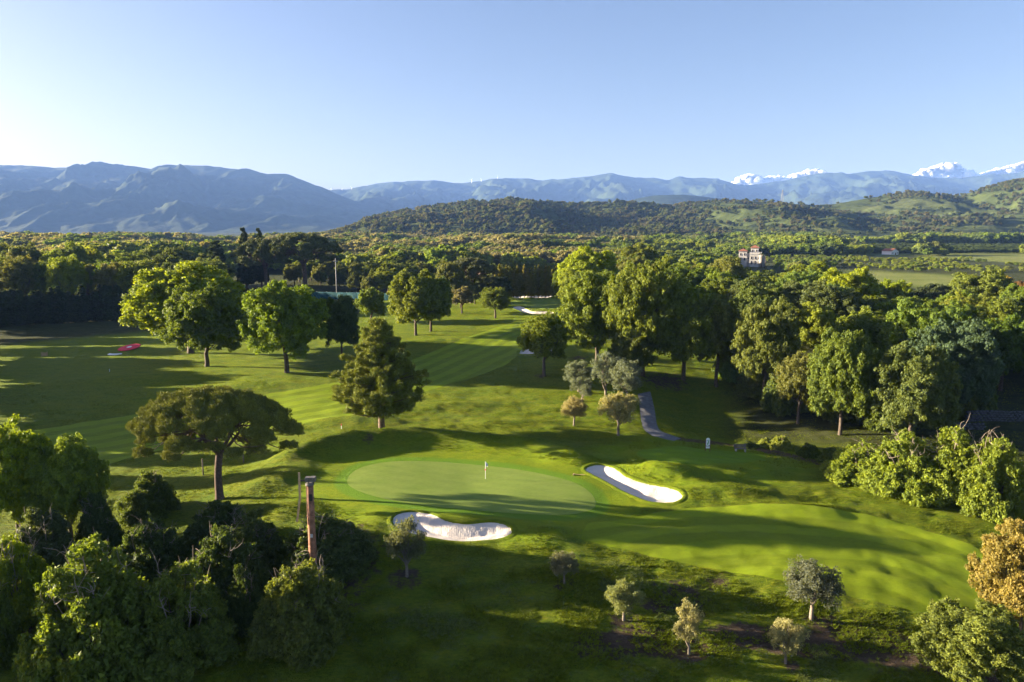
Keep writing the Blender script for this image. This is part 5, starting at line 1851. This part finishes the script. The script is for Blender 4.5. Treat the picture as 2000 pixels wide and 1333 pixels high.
for x0, x1, y0, y1, z in ((-8.5, -2.7, -3.3, 2.7, z_low - .35), (-.9, 4.7, -1.5, 4.1, z_tw - .35)):
    MB().box(x0, x1, y0, y1, z, z + .3).build('cornice', PLASTER2, villa)
MB().box(-1.4, 6.6, -3.8, 4.7, z_mid - 1.0, z_mid - .75).build('string_course', PLASTER2, villa)
for x in (.2, 2.6, 5.0):
    window(villa, x, z_mid - 4.2, -3.6); window(villa, x, z_mid - 7.6, -3.6, 1.1, 2.3)
for x in (-6.9, -4.4):
    window(villa, x, z_low - 2.9, -3.0, .9, 1.6); window(villa, x, z_low - 6.2, -3.0, .9, 1.9)
for x in (.6, 3.1):
    window(villa, x, z_tw - 2.5, -1.2, .7, 1.4)
window(villa, -2.1, z_mid - 4.4, -1.2, .7, 1.5)
for y in (1.2, -.9):
    window(villa, -y, z_low - 3.0, -8.2, .8, 1.6, 'side')
# palms by the villa
for dx, hh_, lab in ((1488, 9.5, 'slender palm in front of the old villa'), (1495, 8.5, 'shorter palm beside the old villa wall')):
    q = at_y(dx, 500, 478)
    r = empty('palm_tree', (q[0], 478, hz(q[0], 478))); tag(r, lab, 'palm')
    MB().tube([(0, 0, -.3), (.15, 0, hh_ * .5), (.1, 0, hh_)], [.28, .2, .18], 8).build('trunk', BARK, r, True)
    for k in range(14):
        a_ = k * 2.4
        m_ = MB(); pts = []
        for t in np.linspace(0, 1, 6):
            rr = 2.4 * t; zz = hh_ + .9 * t - 2.2 * t * t
            pts.append((rr * math.cos(a_), rr * math.sin(a_), zz))
        sx, sy = -math.sin(a_), math.cos(a_)
        v = []; f = []
        for i, (x, y, z) in enumerate(pts):
            w = .28 * math.sin(math.pi * (.15 + .8 * i / 5))
            v += [(x - sx * w, y - sy * w, z - w * .5), (x, y, z), (x + sx * w, y + sy * w, z - w * .5)]
        for i in range(5):
            f += [(i * 3, i * 3 + 1, i * 3 + 4, i * 3 + 3), (i * 3 + 1, i * 3 + 2, i * 3 + 5, i * 3 + 4)]
        m_.add(v, f); fr = m_.build('frond', LEAF, r); fr.color = (.07, .10, .03, 1)


def farmhouse(px, Yd, w, d, h, label, mat, rz=0., name='farmhouse'):
    q = at_y(px, 500, Yd)
    r = empty(name, (q[0], Yd, hz(q[0], Yd) - .2), rz); tag(r, label, 'house')
    MB().box(-w / 2, w / 2, -d / 2, d / 2, -.5, h).build('wall', mat, r)
    for s in (-1, 1):
        m_ = MB(); m_.add([(-w / 2, s * d / 2, h), (w / 2, s * d / 2, h), (0, s * d / 2, h + w * .22), (-w / 2, s * (d / 2 - .25), h), (w / 2, s * (d / 2 - .25), h), (0, s * (d / 2 - .25), h + w * .22)],
                          [(0, 1, 2), (5, 4, 3), (0, 2, 5, 3), (1, 4, 5, 2), (0, 3, 4, 1)])
        m_.build('gable', mat, r)
    for s in (-1, 1):
        m_ = MB(); a_ = w / 2 + .5; zz = h + w * .22
        m_.add([(0, -d / 2 - .4, zz + .12), (0, d / 2 + .4, zz + .12), (s * a_, d / 2 + .4, h - .1), (s * a_, -d / 2 - .4, h - .1), (0, -d / 2 - .4, zz + .34), (0, d / 2 + .4, zz + .34), (s * a_, d / 2 + .4, h + .1), (s * a_, -d / 2 - .4, h + .1)],
               [(0, 1, 2, 3), (7, 6, 5, 4), (0, 3, 7, 4), (2, 1, 5, 6), (3, 2, 6, 7)])
        m_.build('roof_slope', ROOFT, r)
    MB().box(-.6, .6, -d / 2 - .06, -d / 2 + .02, -.4, 2.1).build('door', WOODD, r, loc=(w * .1, 0, 0))
    for x in (-.28, .34):
        MB().box(-.45, .45, -d / 2 - .05, -d / 2 + .02, 1.2, 2.4).build('window', WINDOW, r, loc=(w * x, 0, 0))
    return r


farmhouse(1738, 690, 9, 11, 3.6, 'small white farmhouse with a red roof beside the orchard', WHITE, .35)
farmhouse(1534, 900, 8, 10, 3.5, 'pale house roof just showing over the trees', PLASTER, .2)
farmhouse(1372, 930, 10, 9, 4.0, 'low cream house at the foot of the ridge', PLASTER, -.2)


# ------------------------------------------------------------------ pylon, wires, wind turbines
def pylon(px, Yd, base_z, top_px, label):
    q = at_y(px, 400, Yd)
    h_ = topz(px, top_px, Yd) - base_z
    r = empty('power_pylon', (q[0], Yd, base_z)); tag(r, label, 'pylon')
    legs = []
    b = h_ * .11
    wid = lambda t: b * (1 - t) ** 1.3 + .5
    for sx in (-1, 1):
        for sy in (-1, 1):
            MB().tube([(sx * wid(t), sy * wid(t), h_ * t) for t in np.linspace(0, 1, 7)], .16, 4).build('leg', STEEL, r)
    m_ = MB()
    for i in range(9):
        t0, t1 = i / 9, (i + 1) / 9
        for (ax, ay, bx_, by_) in ((-1, -1, 1, -1), (1, -1, 1, 1), (1, 1, -1, 1), (-1, 1, -1, -1)):
            m_.tube([(ax * wid(t0), ay * wid(t0), h_ * t0), (bx_ * wid(t1), by_ * wid(t1), h_ * t1)], .09, 3)
            m_.tube([(bx_ * wid(t0), by_ * wid(t0), h_ * t0), (ax * wid(t1), ay * wid(t1), h_ * t1)], .09, 3)
    br = m_.build('bracing', STEEL, r); br['kind'] = 'stuff'
    for k, t in enumerate((.68, .8, .92)):
        MB().box(-4.5 + k * .5, 4.5 - k * .5, -.2, .2, h_ * t, h_ * t + .4).build('crossarm', STEEL, r)
    return np.array([q[0], Yd, base_z + h_ * .8])


zc_ = topz(1527, 397, 1980)
t1 = pylon(1527, 1980, zc_ - 3, 371, 'lattice power pylon standing on the ridge against the mountains')
q = at_y(2080, 470, 1150); t2_ = np.array([q[0], 1150, 48.0])
for k, off in enumerate((-5, -2, 2, 5)):
    mb = MB()
    mb.tube([t1 + (t2_ - t1) * t + np.array([off, 0, (k % 2) * 5 - 26 * math.sin(math.pi * t)]) for t in np.linspace(0, 1, 24)], .06, 4)
    tag(mb.build('power_line', DARK), ('lowest', 'second', 'third', 'topmost')[k] + ' of the four power lines sagging across the grassy ridge', 'power line', 'power lines over the ridge')
for k, (px, py0, py1) in enumerate(((647, 375, 367), (668, 373, 368), (687, 372, 365), (703, 372, 366), (921, 357, 349), (940, 355, 349), (972, 353, 345))):
    Yd = 10450
    q = at_y(px, py0, Yd); zb_ = topz(px, py0 + 1, Yd); h_ = topz(px, py1 + 2, Yd) - zb_
    r = empty('wind_turbine', (q[0], Yd, zb_)); tag(r, ('leftmost', 'second', 'third', 'fourth', 'fifth', 'sixth', 'rightmost')[k] + ' of the seven tiny wind turbines on the far ridge', 'wind turbine', 'wind turbines on the far ridge')
    MB().tube([(0, 0, -20), (0, 0, h_)], [3.2, 1.8], 8).build('tower', WHITE, r)
    MB().box(-2, 2, -5, 5, h_ - 1.5, h_ + 2).build('nacelle', WHITE, r)
    for j in range(3):
        a_ = 2.094 * j + k * .7
        MB().tube([(0, -6, h_), (h_ * .6 * math.sin(a_), -6, h_ + h_ * .6 * math.cos(a_))], [1.7, .5], 5).build('blade', WHITE, r)

# ------------------------------------------------------------------ air
mb = MB().box(-14500, 14500, -14500, 14500, -60, 960)
hzm = bpy.data.materials.new('haze_air'); hzm.use_nodes = True
hn = hzm.node_tree; hn.nodes.clear()
ho = hn.nodes.new('ShaderNodeOutputMaterial'); hv = hn.nodes.new('ShaderNodeVolumePrincipled')
hv.inputs['Color'].default_value = (.25, .45, 1.0, 1)
hv.inputs['Density'].default_value = HAZE
hv.inputs['Anisotropy'].default_value = 0.0
hn.links.new(hv.outputs[0], ho.inputs['Volume'])
tag(mb.build('haze', hzm), 'thin blue evening haze lying over the whole valley', 'haze', kind='stuff')


# ------------------------------------------------------------------ one label for each of the alike trees
def ordinal(n):
    one = ['', 'first', 'second', 'third', 'fourth', 'fifth', 'sixth', 'seventh', 'eighth', 'ninth', 'tenth', 'eleventh', 'twelfth', 'thirteenth', 'fourteenth', 'fifteenth', 'sixteenth', 'seventeenth', 'eighteenth', 'nineteenth']
    ten = {2: ('twentieth', 'twenty'), 3: ('thirtieth', 'thirty'), 4: ('fortieth', 'forty'), 5: ('fiftieth', 'fifty')}
    if n < 20:
        return one[n]
    a, b = divmod(n, 10)
    return ten[a][0] if b == 0 else ten[a][1] + '-' + one[b]


shared = {}
for o in COL.objects:
    if o.parent is None and o.get('group') and o.get('label') and o.get('kind') is None:
        shared.setdefault(o['label'], []).append(o)
for lab, obs in shared.items():
    if len(obs) < 2:
        continue
    obs.sort(key=lambda o: o.location.x / max(o.location.y, 1))
    for k, o in enumerate(obs):
        o['label'] = lab + ', ' + ordinal(k + 1) + ' from the left'
